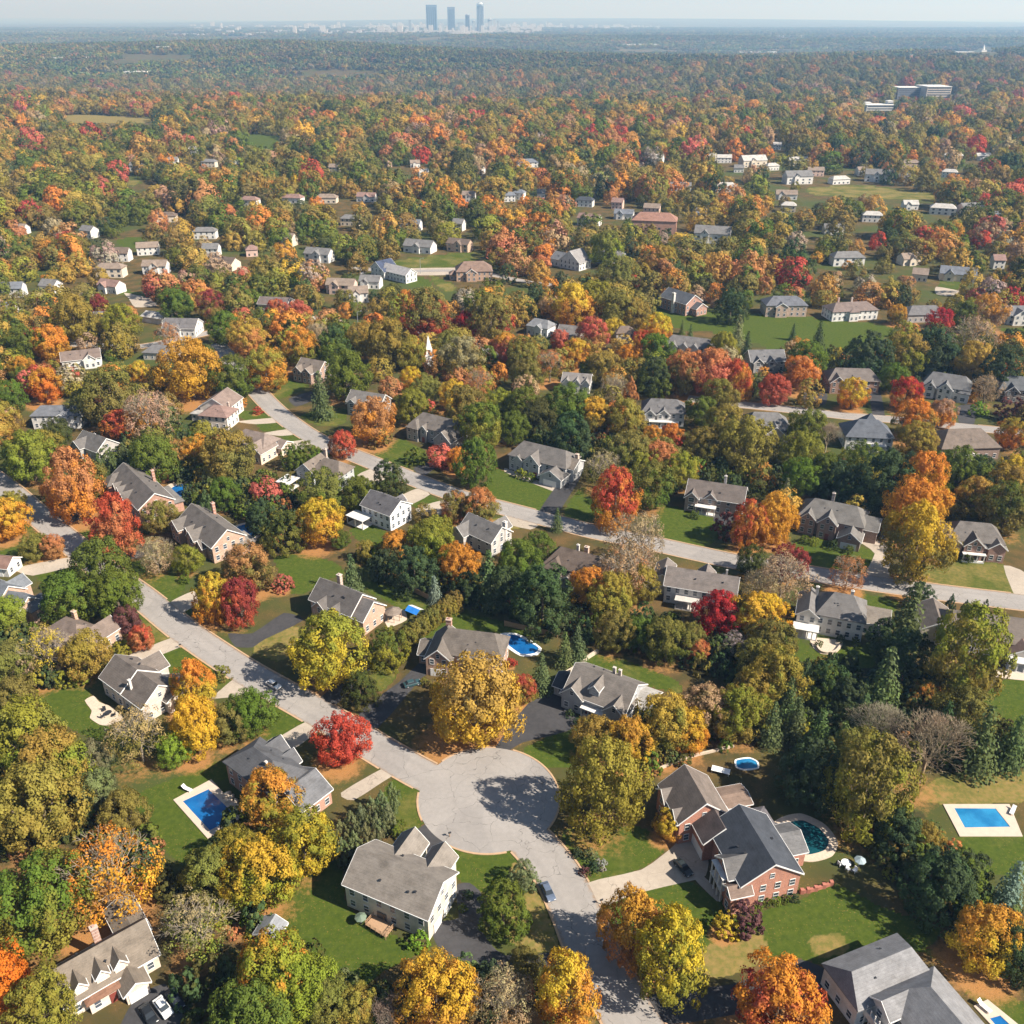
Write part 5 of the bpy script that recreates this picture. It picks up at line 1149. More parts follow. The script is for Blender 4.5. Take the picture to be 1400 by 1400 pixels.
Wd = mean_w(Y) * grng.normal(1.0, .24, len(X)).clip(.45, 1.5); Wd[isE] *= .8
Hd = Wd * grng.uniform(.82, 1.14, len(X)); Hd[isE] *= 1.15
tx = np.array([t.x for t in trees]); ty = np.array([t.y for t in trees]); tw = np.array([t.w for t in trees])
k = np.ones(len(X), bool)
for i in np.nonzero(Y < 620)[0]:
    d = np.hypot(tx - X[i], ty - Y[i])
    if (d < (tw + Wd[i]) * .40).any(): k[i] = False; continue
    # would it hide a tree that the photo shows clearly?  (only much nearer ones matter)
Z = terr(X, Y)
px, py, dd = J(X, Y, Z + .55 * Hd); rpx = .5 * Wd * FOC / dd
top = J(X, Y, Z + Hd)[1]; bot = J(X, Y, Z + 1.0)[1]
for x0, x1, y0, y1, D, pk in KEEP:
    ins = (px + rpx * .85 > x0) & (px - rpx * .85 < x1) & (top < y1 - (y1 - y0) * (.18 if pk is True else .42)) & (bot > y0) & (dd < D + 3)
    if pk is not True: ins &= grng.uniform(0, 1, len(X)) < pk
    k &= ~ins
FARKEEP = [(1226,1298,119,130),(1182,1222,140,149),(1243,1247,76,83),(1303,1334,69,73),(1342,1349,62,71),(1355,1364,68,73),(-10,80,42,45),(60,112,70,74),(165,266,74,82),(235,350,46,49),(422,502,96,101),(850,900,66,69),(1060,1175,44,51),(1010,1062,69,72)]
for x0, x1, y0, y1 in FARKEEP:
    D = PT(x0, y1 + 1)[1]
    k &= ~((px + rpx * .7 > x0) & (px - rpx * .7 < x1) & (top < y1) & (bot > y0) & (Y < D + 30))
for d_, pl in LAWNS:                                     # lawns must stay in view too
    a = np.array(pl); cx, cy = a.mean(0)
    gX, gY = P(cx, cy)
    k &= ~((px + rpx * .6 > a[:, 0].min()) & (px - rpx * .6 < a[:, 0].max()) & (top < cy) & (bot > cy) & (dd < math.hypot(gY, CAM_H)))
for hw, pl in ROADS[:4]:
    for q in smooth_line(pl, 4):
        if -30 < q[0] < 1430: k &= ~((np.abs(px - q[0]) < rpx * .6) & (top < q[1] - 2) & (bot > q[1]) & (Y < P(*q)[1]) & (Y < 520))
X, Y, Z, Wd, Hd, isE, dd = (a[k] for a in (X, Y, Z, Wd, Hd, isE, dd))
pal = ['ol', 'yo', 'yg', 'g', 'Yo', 'O', 'c', 'R', 'pk', 'tn', 'Y', 'dk', 'CR', 'br']
prb = np.array([.27, .17, .07, .17, .085, .075, .06, .013, .012, .05, .02, .06, .004, .01]); prb /= prb.sum()
c1 = grng.choice(len(pal), len(X), p=prb); c2 = np.where(grng.uniform(0, 1, len(X)) < .85, c1, grng.choice(len(pal), len(X), p=prb))
eks = ['E', 'cg', 'dk', 'g']; ec = grng.choice(4, len(X), p=[.5, .25, .1, .15])
# the ones that show largest are trees of their own, the rest one wood
order = np.argsort(-(Wd / dd)); n_dec = sum(t.form in 'rots' for t in trees); own = []
for i in order:
    if isE[i]: continue
    if n_dec + len(own) >= 298: break
    own.append(i)
for i in own:
    t = Tree(); t.form = 'o' if Hd[i] / Wd[i] > 1.24 else 'r'; t.x, t.y, t.w, t.h = X[i], Y[i], Wd[i], Hd[i]; t.c1, t.c2 = pal[c1[i]], pal[c2[i]]
    t.px = J(X[i], Y[i], .5 * Hd[i])[:2]; t.wpx = Wd[i] * FOC / dd[i]; trees.append(t)
rest = np.setdiff1d(np.arange(len(X)), own)

first = {}
def place_tree(t):
    v = trng.randrange(NVAR[t.form]); tr, cr = PROTO[t.form, v]
    nm, cat = NAME[t.form]
    root = empty(nm, (t.x, t.y, float(terr(t.x, t.y))), trng.uniform(0, 6.28), (t.w, t.w, t.h))
    tag(root, 'x', cat, GRP[cat])
    if (t.form, v) not in first:
        parts = []
        if tr: parts.append(link('trunk', tr, root))
        parts.append(link('branches' if t.form == 'b' else 'crown' if t.form != 'h' else 'foliage', cr, root))
        first[t.form, v] = parts
    else:
        parts = []
        for q in first[t.form, v]:
            o = q.copy(); COL.objects.link(o); o.parent = root; parts.append(o)
    jit = lambda c: tuple(max(0.004, k * trng.uniform(.88, 1.12)) for k in c)
    parts[-1].color = (*jit(CC[t.c1]), 1)
    parts[-1]['tint'] = jit(CC[t.c2])
    size = '' if t.form == 'h' else 'big ' if t.w > 13 else 'small ' if t.w < 7 else ''
    cw = WORD[t.c1] if t.c1 == t.c2 or WORD[t.c1].split()[-1] == WORD[t.c2] else WORD[t.c1] + '-and-' + WORD[t.c2].replace(' ', '-')
    labelled.append((root, f"{size}{cw} {FORMW[t.form]}", t.x, t.y))
for t in trees: place_tree(t)

# ---- geometry-node scatter for the woods nobody could count
def scatter(name, label, pts, scl, rot, ix, col, tint, protos, mat):
    n = len(pts)
    me = bpy.data.meshes.new(name)
    me.vertices.add(n); me.vertices.foreach_set('co', np.asarray(pts, np.float32).ravel())
    for an, ty, d in (('scl', 'FLOAT_VECTOR', scl), ('rot', 'FLOAT', rot), ('idx', 'INT', ix), ('col', 'FLOAT_COLOR', np.c_[col, np.ones(n)]), ('tint', 'FLOAT_COLOR', np.c_[tint, np.ones(n)]), ('rnd', 'FLOAT', grng.uniform(0, 1, n))):
        a = me.attributes.new(an, ty, 'POINT')
        a.data.foreach_set('vector' if ty == 'FLOAT_VECTOR' else 'color' if ty == 'FLOAT_COLOR' else 'value', np.asarray(d, np.int32 if ty == 'INT' else np.float32).ravel())
    me.materials.append(mat)
    o = tag(link(name, me), label, kind='stuff')
    pc = bpy.data.collections.new(name + '_forms')
    for i, pm in enumerate(protos):
        po = bpy.data.objects.new(f'{name}_form_{i:02d}', pm); pc.objects.link(po)
    ng = bpy.data.node_groups.new(name, 'GeometryNodeTree')
    ng.interface.new_socket('Geometry', in_out='INPUT', socket_type='NodeSocketGeometry'); ng.interface.new_socket('Geometry', in_out='OUTPUT', socket_type='NodeSocketGeometry')
    q = lambda t: ng.nodes.new(t); L = ng.links.new
    gi, go, ci, ip = q('NodeGroupInput'), q('NodeGroupOutput'), q('GeometryNodeCollectionInfo'), q('GeometryNodeInstanceOnPoints')
    ci.inputs['Collection'].default_value = pc; ci.inputs['Separate Children'].default_value = True; ci.inputs['Reset Children'].default_value = True
    mp = q('GeometryNodeMeshToPoints')
    def na(nm, ty):
        a = q('GeometryNodeInputNamedAttribute'); a.data_type = ty; a.inputs['Name'].default_value = nm; return a.outputs[0]
    cx = q('ShaderNodeCombineXYZ'); L(na('rot', 'FLOAT'), cx.inputs[2])
    L(gi.outputs[0], mp.inputs['Mesh']); L(mp.outputs[0], ip.inputs['Points']); L(ci.outputs[0], ip.inputs['Instance']); ip.inputs['Pick Instance'].default_value = True
    L(na('idx', 'INT'), ip.inputs['Instance Index']); L(cx.outputs[0], ip.inputs['Rotation']); L(na('scl', 'FLOAT_VECTOR'), ip.inputs['Scale']); L(ip.outputs[0], go.inputs[0])
    md = o.modifiers.new('scatter', 'NODES'); md.node_group = ng
    return o
def lod_mesh(name, form, var, nl, nq, sz):
    rng = np.random.default_rng(77 + var * 13 + ord(form))
    p, n, s, lv = crown_pts(form, rng, nl, nq, sz, .04, .15, 1.5, .5, (1, 1, 1, .92, .8))
    v, f = leaves(p, n, s, rng)
    return np_mesh(name, v, f, {'leafvar': ('FLOAT', 'FACE', lv)}, M['leaf_i'])
lod = [lod_mesh('woodland_crown', 'r', i, 64, 34, .030) for i in range(6)] + [lod_mesh('woodland_crown', 'o', i, 60, 34, .030) for i in range(2)] + [lod_mesh('woodland_crown', 'e', i, 60, 34, .030) for i in range(3)]
def soft(c): return c * .96 + c.mean(-1, keepdims=True) * .04
jc = soft(np.array([CC[k] for k in pal])); je = np.array([CC[k] for k in eks])
haze_t = (.75 * sstep(1250, 2700, Y[rest]))[:, None]
def fade(c): return c * (1 - haze_t) + haze_t * (c * .38 + np.array([.062, .072, .036]))      # haze painted into the leaf colours: darker and duller with distance
n = len(rest); jt = lambda c: c * grng.uniform(.85, 1.15, c.shape)
col = np.where(isE[rest, None], je[ec[rest]], jc[c1[rest]]); tin = np.where(isE[rest, None], je[ec[rest]], jc[c2[rest]])
ix = np.where(isE[rest], 8 + grng.integers(0, 3, n), grng.integers(0, 8, n))
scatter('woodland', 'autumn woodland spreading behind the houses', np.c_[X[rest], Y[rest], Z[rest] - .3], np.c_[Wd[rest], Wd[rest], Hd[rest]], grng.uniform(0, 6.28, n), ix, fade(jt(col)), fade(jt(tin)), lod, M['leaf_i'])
# understorey
U = []
for pl in belts_w:
    a = np.array(pl); m = int((np.ptp(a[:, 0]) * np.ptp(a[:, 1])) / 7)
    q = np.c_[grng.uniform(a[:, 0].min(), a[:, 0].max(), m), grng.uniform(a[:, 1].min(), a[:, 1].max(), m)]
    q = q[inside(pl, q[:, 0], q[:, 1])]; U.append(q[~blocked_mask(q[:, 0], q[:, 1], .5)])
U = np.concatenate(U); n = len(U)
shr = [lod_mesh('understorey_bush', 'h', i, 36, 18, .05) for i in range(3)]
uw = grng.uniform(1.8, 5.2, n); uc = np.array([CC[k] for k in ('E', 'dk', 'g', 'ol', 'cg', 'c', 'yg')])[grng.choice(7, n, p=[.38, .2, .14, .1, .1, .03, .05])]
scatter('undergrowth', 'dark undergrowth filling the belts between the lots', np.c_[U, np.zeros(n) - .1], np.c_[uw, uw, uw * grng.uniform(.7, 1.5, n)], grng.uniform(0, 6.28, n), grng.integers(0, 3, n), jt(uc), jt(uc), shr, M['leaf_i'])
# far woods: clumps of crowns
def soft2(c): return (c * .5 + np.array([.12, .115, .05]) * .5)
tiles = []
for i in range(6):
    rng = np.random.default_rng(400 + i); vs, fs, lv, cs = [], [], [], []
    m = 42
    for j in range(m):
        cx, cy = rng.uniform(-.5, .5, 2); w = rng.uniform(.10, .19); hh = w * rng.uniform(.85, 1.2)
        p, nn, s, l = crown_pts('r', rng, 10, 9, .12, .0, .15, 2.0)
        v, f = leaves(p, nn, s, rng); v = v * [w, w, hh] + [cx, cy, 0]
        fs.append(f + sum(len(a) for a in vs)); vs.append(v); lv.append(np.clip(l * .4 + rng.uniform(0, .6), 0, 1))
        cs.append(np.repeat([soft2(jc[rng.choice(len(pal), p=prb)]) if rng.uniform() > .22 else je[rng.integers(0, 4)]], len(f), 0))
    cs = np.concatenate(cs)
    tiles.append(np_mesh('woodland_clump', np.concatenate(vs), np.concatenate(fs), {'leafvar': ('FLOAT', 'FACE', np.concatenate(lv)), 'crowncol': ('FLOAT_COLOR', 'FACE', np.c_[cs, np.ones(len(cs))])}, None))
def tile_mat():
    m, nt, out = mat_new('far_woodland_leaves'); g = N(nt)
    c = g.mix(1.0, g.attr('crowncol').outputs['Color'], g.attr('col', 'INSTANCER').outputs['Color'], 'MULTIPLY')
    v = g.n('CombineColor'); k = g.math('ADD', 0.6, g.math('MULTIPLY', g.attr('leafvar').outputs['Fac'], 0.8))
    for i in range(3): g.set(v.inputs[i], k)
    d = g.n('BsdfDiffuse'); g.set(d.inputs[0], g.mix(1.0, c, v.outputs[0], 'MULTIPLY')); g.set(out.inputs[0], d.outputs[0])
    return m
M['tile'] = tile_mat()
for t_ in tiles: t_.materials.clear(); t_.materials.append(M['tile'])
P_, S_ = [], []
y = 3060.0
while y < 15000:
    T = 105 if y < 5000 else 130 if y < 8000 else 180
    xs = np.arange(-.64 * y - 200, .64 * y + 200, T * .82)
    yy = y + grng.uniform(-.4, .4, len(xs)) * T; xx = xs + grng.uniform(-.4, .4, len(xs)) * T
    gap = np.sin(xx / 310 + np.sin(yy / 270)) + np.sin(yy / 390 + xx / 520)
    kk = (gap > -1.1) | (grng.uniform(0, 1, len(xs)) < .5)
    if y > 8200: kk &= ~((np.abs(xx + 1000 + .02 * yy) < 2600) & (np.abs(yy - 10400) < 1500) & (grng.uniform(0, 1, len(xs)) < .75))
    P_.append(np.c_[xx, yy, terr(xx, yy) - .5][kk]); S_.append(np.full((kk.sum(), 3), T * 1.05) * [1, 1, .85 if T < 120 else .6]); y += T * .82
P_, S_ = np.concatenate(P_), np.concatenate(S_)
tx_, tt_, td_ = J(P_[:, 0], P_[:, 1], P_[:, 2] + 15); tb_ = J(P_[:, 0], P_[:, 1], P_[:, 2])[1]; hw_ = S_[:, 0] * .5 * FOC / td_; k = np.ones(len(P_), bool)
for x0, x1, y0, y1 in FARKEEP: k &= ~((tx_ + hw_ * .8 > x0) & (tx_ - hw_ * .8 < x1) & (tt_ < y1 - .3) & (tb_ > y0) & (P_[:, 1] < PT(x0, y1 + 1)[1] + 40))
P_, S_ = P_[k], S_[k]
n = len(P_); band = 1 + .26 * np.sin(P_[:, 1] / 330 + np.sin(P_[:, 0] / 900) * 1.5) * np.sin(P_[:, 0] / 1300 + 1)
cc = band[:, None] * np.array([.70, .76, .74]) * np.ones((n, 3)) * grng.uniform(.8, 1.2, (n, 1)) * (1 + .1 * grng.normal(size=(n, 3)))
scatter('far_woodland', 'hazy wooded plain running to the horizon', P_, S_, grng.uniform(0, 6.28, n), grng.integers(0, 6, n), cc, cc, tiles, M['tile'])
# ---------------------------------------------------------------- pools and patios
def ring_slab(name, outer, inner, z0, z1, mat, parent):
    """flat slab between two outlines with the same number of points"""
    m = MB(); n = len(outer)
    for i in range(n):
        j = (i + 1) % n
        m.poly([(*outer[i], z1), (*outer[j], z1), (*inner[j], z1), (*inner[i], z1)])
        m.poly([(*outer[i], z0), (*outer[j], z0), (*outer[j], z1), (*outer[i], z1)]).poly([(*inner[j], z0), (*inner[i], z0), (*inner[i], z1), (*inner[j], z1)])
    return m.build(name, mat, parent)
def ccw(p):
    a = sum(p[i][0] * p[(i + 1) % len(p)][1] - p[(i + 1) % len(p)][0] * p[i][1] for i in range(len(p)))
    return p if a > 0 else p[::-1]
def pool(label, water, deck=None, grow=1.3, wm='pool', dm='stone', smooth=True):
    w = ccw([P(*q) for q in water]); w = ccw(smooth_poly(w, 5)) if smooth else w
    c = np.mean(w, 0); root = empty('swimming_pool', (c[0], c[1], 0)); tag(root, label, 'pool')
    w = [(x - c[0], y - c[1]) for x, y in w]
    if deck:
        d = ccw([P(*q) for q in deck]); d = [(x - c[0], y - c[1]) for x, y in d]
    else:
        d = [(x * (1 + grow / math.hypot(x, y)), y * (1 + grow / math.hypot(x, y))) for x, y in w]
    ring_slab('coping', d, w, 0, .16, M[dm], root)
    m = MB(); m.poly([(*p, .085) for p in w]); m.build('water', M[wm], root)
    LAND.append((label, c[0], c[1])) if False else None
    return root
M['deck'] = plain('sandy_pool_deck', (0.50, 0.41, 0.33), 0.85, 0.2, 0.14, 0.9)
pool('rectangular deep blue pool with sandy deck behind the slate-roofed house', [(250,1096),(285,1079.5),(324,1117),(287,1136)], [(237,1094),(289,1066),(334,1116),(284,1147)], dm='deck', smooth=False)
pool('bright blue rectangular pool with sandy deck near the leafless trees', [(1304.5,1105.5),(1361,1106),(1381,1131),(1319,1132)], [(1289,1100),(1380,1100),(1398,1144),(1312,1144)], wm='pool_light', dm='deck', smooth=False)
pool('dark teal oval pool with stone rim beside the red brick house', [(1068,1132),(1082,1124),(1098,1122),(1120,1133),(1133,1150),(1127,1163),(1105,1169),(1080,1163)], grow=1.7, wm='pool_teal')
pool('small deep blue pool with pale deck beside the salmon brick house', [(234.5,668.5),(243,663),(256,662),(265,668),(267.5,673),(247,679.5)], grow=2.6, dm='deck')
pool('curved dark blue pool with white rim behind the brown-roofed house', [(684,873),(691,868),(706,869),(725,879),(736,886),(731,893.5),(711,894)], grow=.9, dm='white')
pool('kidney-shaped blue pool behind the peach brick house with pointed gables', [(322,722),(338,717),(354,728),(346,736),(330,734)], grow=1.0, dm='deck')
pool('blue pool with sandy deck behind the house with columned balcony', [(1353,1393),(1367,1389),(1396,1416),(1380,1424)], [(1331,1376),(1350,1367),(1415,1420),(1390,1440)], dm='deck', smooth=False)
pool('shallow pale blue pool on the dry grass above the red brick house', [(1007,1040),(1024,1037.5),(1034,1042),(1035,1050),(1018,1052),(1008,1049)], grow=.35, wm='pool_light', dm='white')

def patio(label, pts, mat='stone', z=.09):
    return tag(sheet('patio', smooth_poly([P(*q) for q in pts], 3), z, M[mat], label), label, 'patio', kind='thing')
patio('round pinkish stone patio behind the house with white gable', [(116,958),(128,951.6),(136,960),(151,966),(163,976),(168,984),(148.5,992),(136.4,991),(123,982),(125.5,972)])
patio('stone patio with curved edge behind the white colonial house', [(1108,872),(1150,876),(1150,886),(1138,895),(1122,894),(1112,886)])
patio('pale patio in front of the pillared porch', [(1365,914),(1425,914),(1425,932),(1362,926)], 'deck')
patio('beige patio behind the peach brick house', [(524,833),(552,834),(556,848),(530,858)], 'deck')

def furniture(name, label, cat, px, rz=0.0, scale=1.0, z=0.0, group=None):
    X, Y = P(*px, z); r = empty(name, (X, Y, z), rz, (scale,) * 3); tag(r, label, cat, group); return r
def chair(label, px, rz, z=.1, mat='dark', group=None):
    r = furniture('patio_chair', label, 'chair', px, rz, 1.15, z, group)
    MB().box(-.3, .3, -.3, .3, .36, .46).build('seat', M[mat], r); MB().box(-.3, .3, .26, .34, .46, 1.0).build('backrest', M[mat], r)
    for x in (-.27, .27):
        for y in (-.27, .27): MB().box(x - .03, x + .03, y - .03, y + .03, 0, .36).build('leg', M[mat], r)
def table(label, px, rz=0, z=.1, mat='dark', r_=.75):
    r = furniture('patio_table', label, 'table', px, rz, 1.0, z)
    MB().tube((0, 0, .70), (0, 0, .76), r_, r_, 20).build('tabletop', M[mat], r); MB().tube((0, 0, 0), (0, 0, .70), .08, .06, 8).build('pedestal', M[mat], r)
def umbrella(label, px, color, z=.1):
    r = furniture('patio_umbrella', label, 'umbrella', px, .3, .8, z)
    m = MB()
    for i in range(8):
        a, b = math.pi * i / 4, math.pi * (i + 1) / 4
        p = lambda t, k, zz: (k * math.cos(t), k * math.sin(t), zz)
        m.poly([p(a, 1.35, 2.0), p(b, 1.35, 2.0), (0, 0, 2.65)]).poly([p(a, 1.35, 1.86), p(b, 1.35, 1.86), p(b, 1.35, 2.0), p(a, 1.35, 2.0)])
    m.build('canopy', M['paint'], r, color); MB().tube((0, 0, 0), (0, 0, 2.6), .03, .03, 8).build('pole', M['metal'], r); MB().tube((0, 0, 0), (0, 0, .1), .3, .28, 12).build('base', M['dark'], r)
def lounger(label, px, rz, z=.16, group=None):
    r = furniture('sun_lounger', label, 'lounger', px, rz, 1.2, z, group)
    MB().box(-.32, .32, -.95, .45, .28, .38).build('seat', M['white'], r)
    MB().prism([(.45, .30), (1.0, .74), (.96, .82), (.45, .40)], -.32, .32, lambda q, u, v: (q, u, v)).build('backrest', M['white'], r)
    for x in (-.28, .28):
        for y in (-.85, .4): MB().box(x - .03, x + .03, y - .03, y + .03, 0, .28).build('leg', M['white'], r)
chair('dark patio chair at the upper edge of the round stone patio', (143,972), .4); chair('dark patio chair low on the round stone patio beside the table', (141,981), 2.2); chair('dark patio chair closest to the wall on the round stone patio', (156,979), -1.4)
table('dark round table on the round stone patio', (149,977))
umbrella('dull green patio umbrella beside the wooden deck', (494,1262), (.15, .20, .15)); umbrella('pale blue patio umbrella on the grass past the oval pool', (1174,1184), (.30, .38, .42), 0)
chair('white garden chair below the pale blue umbrella', (1159,1190), .5, 0, 'white'); chair('white garden chair near the oval pool', (1148,1183), 2.0, 0, 'white'); chair('white garden chair closest to the dark evergreens', (1168,1192), -1.0, 0, 'white')
table('white table among the garden chairs', (1156,1183), 0, 0, 'white', .9)
r = furniture('garden_table', 'oblong white table on the dry grass above the red brick house', 'table', (985,1056), -.35)
MB().box(-1.9, 1.9, -.8, .8, .68, .76).build('tabletop', M['white'], r)
for x in (-1.7, 1.7):
    for y_ in (-.65, .65): MB().box(x - .05, x + .05, y_ - .05, y_ + .05, 0, .68).build('leg', M['white'], r)
lounger('white lounger at the far end of the rectangular pool', (256,1080), 1.1, group='loungers on the pool decks'); lounger('white lounger beside the bright blue pool', (1384,1110), -.7, group='loungers on the pool decks')
lounger('white lounger on the sandy deck behind the columned house', (1345,1378), .6, group='loungers on the pool decks')
brng = random.Random(4)
for i, (x, y) in enumerate([(309,1090),(313,1096),(318,1101),(324,1104),(317,1091),(323,1097),(329,1108),(312,1086)]):
    r = np.random.default_rng(i); X, Y = P(x, y)
    import bmesh
    bm = bmesh.new(); bmesh.ops.create_icosphere(bm, subdivisions=2, radius=.75)
    for v in bm.verts: v.co *= 1 + .22 * math.sin(3 * v.co.x + i) * math.cos(4 * v.co.y + 2 * i) + r.uniform(-.06, .06)
    me = bpy.data.meshes.new('boulder'); bm.to_mesh(me); bm.free(); me.materials.append(M['stone'])
    o = link('boulder', me, None, None, (X, Y, .25), i, (1, .8, .7)); tag(o, 'pale landscaping boulder at the house end of the rectangular pool', 'boulder', 'boulders by the rectangular pool')
# wooden deck behind the cream house
a = [P(*q) for q in ((500,1267.5),(512,1254),(539,1270),(527.5,1285))]; c = np.mean(a, 0)
r = empty('wooden_deck', (c[0], c[1], 0)); tag(r, 'small raised wooden deck with railing behind the cream house', 'deck')
p = ccw([(x - c[0], y - c[1]) for x, y in a]); m = MB().poly([(*q, .7) for q in p])
for i in range(4): m.poly([(*p[i], .5), (*p[(i + 1) % 4], .5), (*p[(i + 1) % 4], .7), (*p[i], .7)])
m.build('deck_floor', M['wood'], r)
for i in range(4):
    u, v = Vector((*p[i], 0)), Vector((*p[(i + 1) % 4], 0))
    for k in range(5):
        q = u.lerp(v, k / 4)
        if k < 4: MB().tube((q.x, q.y, 0), (q.x, q.y, 1.55), .06, .06, 4).build('post', M['wood'], r)
    m = MB()
    for zz in (1.1, 1.5): m.tube((u.x, u.y, zz), (v.x, v.y, zz), .05, .05, 4)
    if i != 1: m.build('railing', M['wood'], r)
# shed, gazebo, canopy
h = House('shed', 'small grey garden shed standing at the edge of the lawn', 'shed', P(352, 1288), -.30, (.42, .44, .46), (.34, .36, .39), handle='the grey garden shed', frames=False)
h.wing(0, 3.8, 0, 3.2, 2.3, .55, 'y'); h.door('R', 1.6, 3.8, 1.1, 1.9, (.3, .32, .34)); h.done('F')
r = furniture('gazebo', 'brown-roofed gazebo on the beige patio beside the hedge', 'gazebo', (538,846), .2)
m = MB(); k = 8
for i in range(k):
    a_, b_ = 2 * math.pi * i / k, 2 * math.pi * (i + 1) / k
    m.poly([(2.4 * math.cos(a_), 2.4 * math.sin(a_), 2.4), (2.4 * math.cos(b_), 2.4 * math.sin(b_), 2.4), (0, 0, 3.6)])
m.build('roof', M['roof'], r, (.22, .18, .15))
for i in range(k):
    a_ = 2 * math.pi * i / k; MB().tube((2.1 * math.cos(a_), 2.1 * math.sin(a_), 0), (2.1 * math.cos(a_), 2.1 * math.sin(a_), 2.45), .08, .08, 6).build('post', M['wood'], r)
r = furniture('canopy_tent', 'blue and white canopy tent beside the gazebo', 'tent', (567,842), -.6)
MB().poly([(-2, -1.6, 1.9), (2, -1.6, 1.9), (2, 0, 2.7), (-2, 0, 2.7)]).build('roof', M['paint'], r, (.03, .20, .62))
MB().poly([(-2, 0, 2.7), (2, 0, 2.7), (2, 1.6, 1.9), (-2, 1.6, 1.9)]).build('roof', M['paint'], r, (.72, .73, .74))
for x in (-1.9, 1.9):
    for y_ in (-1.5, 1.5): MB().tube((x, y_, 0), (x, y_, 1.95), .04, .04, 6).build('pole', M['metal'], r)

# ---------------------------------------------------------------- garden walls and fences
def wall_run(name, label, cat, pts, h, t, mat, cap=None):
    w = smooth_line([P(*q) for q in pts], 4); c = w[len(w) // 2]
    r = empty(name, (c[0], c[1], 0)); tag(r, label, cat); m, cpm = MB(), MB(); nr = offsets(w)
    for i in range(len(w) - 1):
        q = [(w[j][0] - c[0] + s * nr[j][0] * t, w[j][1] - c[1] + s * nr[j][1] * t) for j, s in ((i, -1), (i + 1, -1), (i + 1, 1), (i, 1))]
        b = len(m.v); m.poly([(*k, h) for k in q])
        for a_, b_ in ((0, 1), (2, 3)): m.poly([(*q[a_], 0), (*q[b_], 0), (*q[b_], h), (*q[a_], h)])
        if i == 0: m.poly([(*q[3], 0), (*q[0], 0), (*q[0], h), (*q[3], h)])
        if i == len(w) - 2: m.poly([(*q[1], 0), (*q[2], 0), (*q[2], h), (*q[1], h)])
        if cap:
            q = [(x * 1.0 + (x - (q[k - 2][0])) * .12, y + (y - q[k - 2][1]) * .0) for k, (x, y) in enumerate(q)]
    m.build('wall_face', M[mat], r)
    if cap:
        for j in range(0, len(w), 3):
            x, y = w[j][0] - c[0], w[j][1] - c[1]; MB().box(x - t * 1.6, x + t * 1.6, y - t * 1.6, y + t * 1.6, 0, h + .25).build('pier', M[mat], r)
M['brickwall'] = plain('red_garden_brick', (.36, .14, .10), .9, .2, .3, 3)
wall_run('garden_wall', 'curved tan stone wall beside the pale grey house', 'wall', [(760,928),(775,921),(790,912),(803,901),(817,892)], .9, .28, 'stone')
wall_run('garden_wall', 'long low tan stone wall behind the dry grass', 'wall', [(902,1052),(925,1042),(950,1034),(975,1028),(1003,1021)], .6, .2, 'stone')
wall_run('garden_wall', 'low red brick wall with piers running from the brick gable', 'wall', [(1096,1221),(1108,1219),(1122,1215),(1136,1210)], .8, .2, 'brickwall', True)
wall_run('garden_wall', 'low curved terrace wall behind the white colonial', 'wall', [(1116,884),(1122,892),(1132,894),(1142,892),(1149,884)], .7, .25, 'stone')
def fence(label, a, b, h=1.8, mat='wood'):
    p, q = P(*a), P(*b); l = math.dist(p, q); ang = math.atan2(q[1] - p[1], q[0] - p[0])
    r = empty('wooden_fence', (*p, 0), ang); tag(r, label, 'fence'); n = max(2, int(l / 2.6)); m = MB()
    for i in range(int(l / .3)): m.box(i * .3, i * .3 + .26, -.02, .02, .1, h - .1 + .04 * (i % 2))
    m.build('board_panel', M[mat], r)
    for i in range(n + 1): MB().box(i * l / n - .07, i * l / n + .07, -.1, -.02, 0, h).build('post', M[mat], r)
fence('brown board fence behind the curved pool', (690,856), (762,872)); fence('brown board fence at the top of the peach house lawn', (590,822), (545,800))

# ---------------------------------------------------------------- cars
tyre = MB().tube((0, -.11, 0), (0, .11, 0), .33, .33, 18).mesh('tyre', M['rubber']); rim = MB().tube((0, -.12, 0), (0, .12, 0), .2, .2, 12).mesh('rim', M['metal'])
def body_mesh():
    m = MB()
    sec = [(-2.22, .28), (-2.32, .55), (-2.28, .86), (-1.9, .96), (.95, .93), (1.75, .84), (2.22, .70), (2.32, .50), (2.25, .28)]
    rows = [(-.90, .90), (-.82, 1.0), (.82, 1.0), (.90, .90)]
    n = len(sec); v = [(x * (.97 if abs(w) > .85 else 1), w, .28 + (z - .28) * k) for w, k in rows for x, z in sec]
    m.v = v
    for r_ in range(3):
        for i in range(n):
            j = (i + 1) % n; m.f.append((r_ * n + i, r_ * n + j, (r_ + 1) * n + j, (r_ + 1) * n + i))
    m.f += [tuple(reversed(range(n))), tuple(3 * n + i for i in range(n))]
    # roof skin, pillars
    t = [(-1.25, -.60), (.25, -.60), (.25, .60), (-1.25, .60)]; b = [(-1.32, -.66), (.42, -.66), (.42, .66), (-1.32, .66)]
    k = len(m.v); m.v += [(x, y, 1.475) for x, y in t] + [(x, y, 1.42) for x, y in b]
    m.f += [(k, k + 1, k + 2, k + 3)] + [(k + 4 + i, k + 4 + (i + 1) % 4, k + (i + 1) % 4, k + i) for i in range(4)]
    return m.mesh('body', M['paint'])
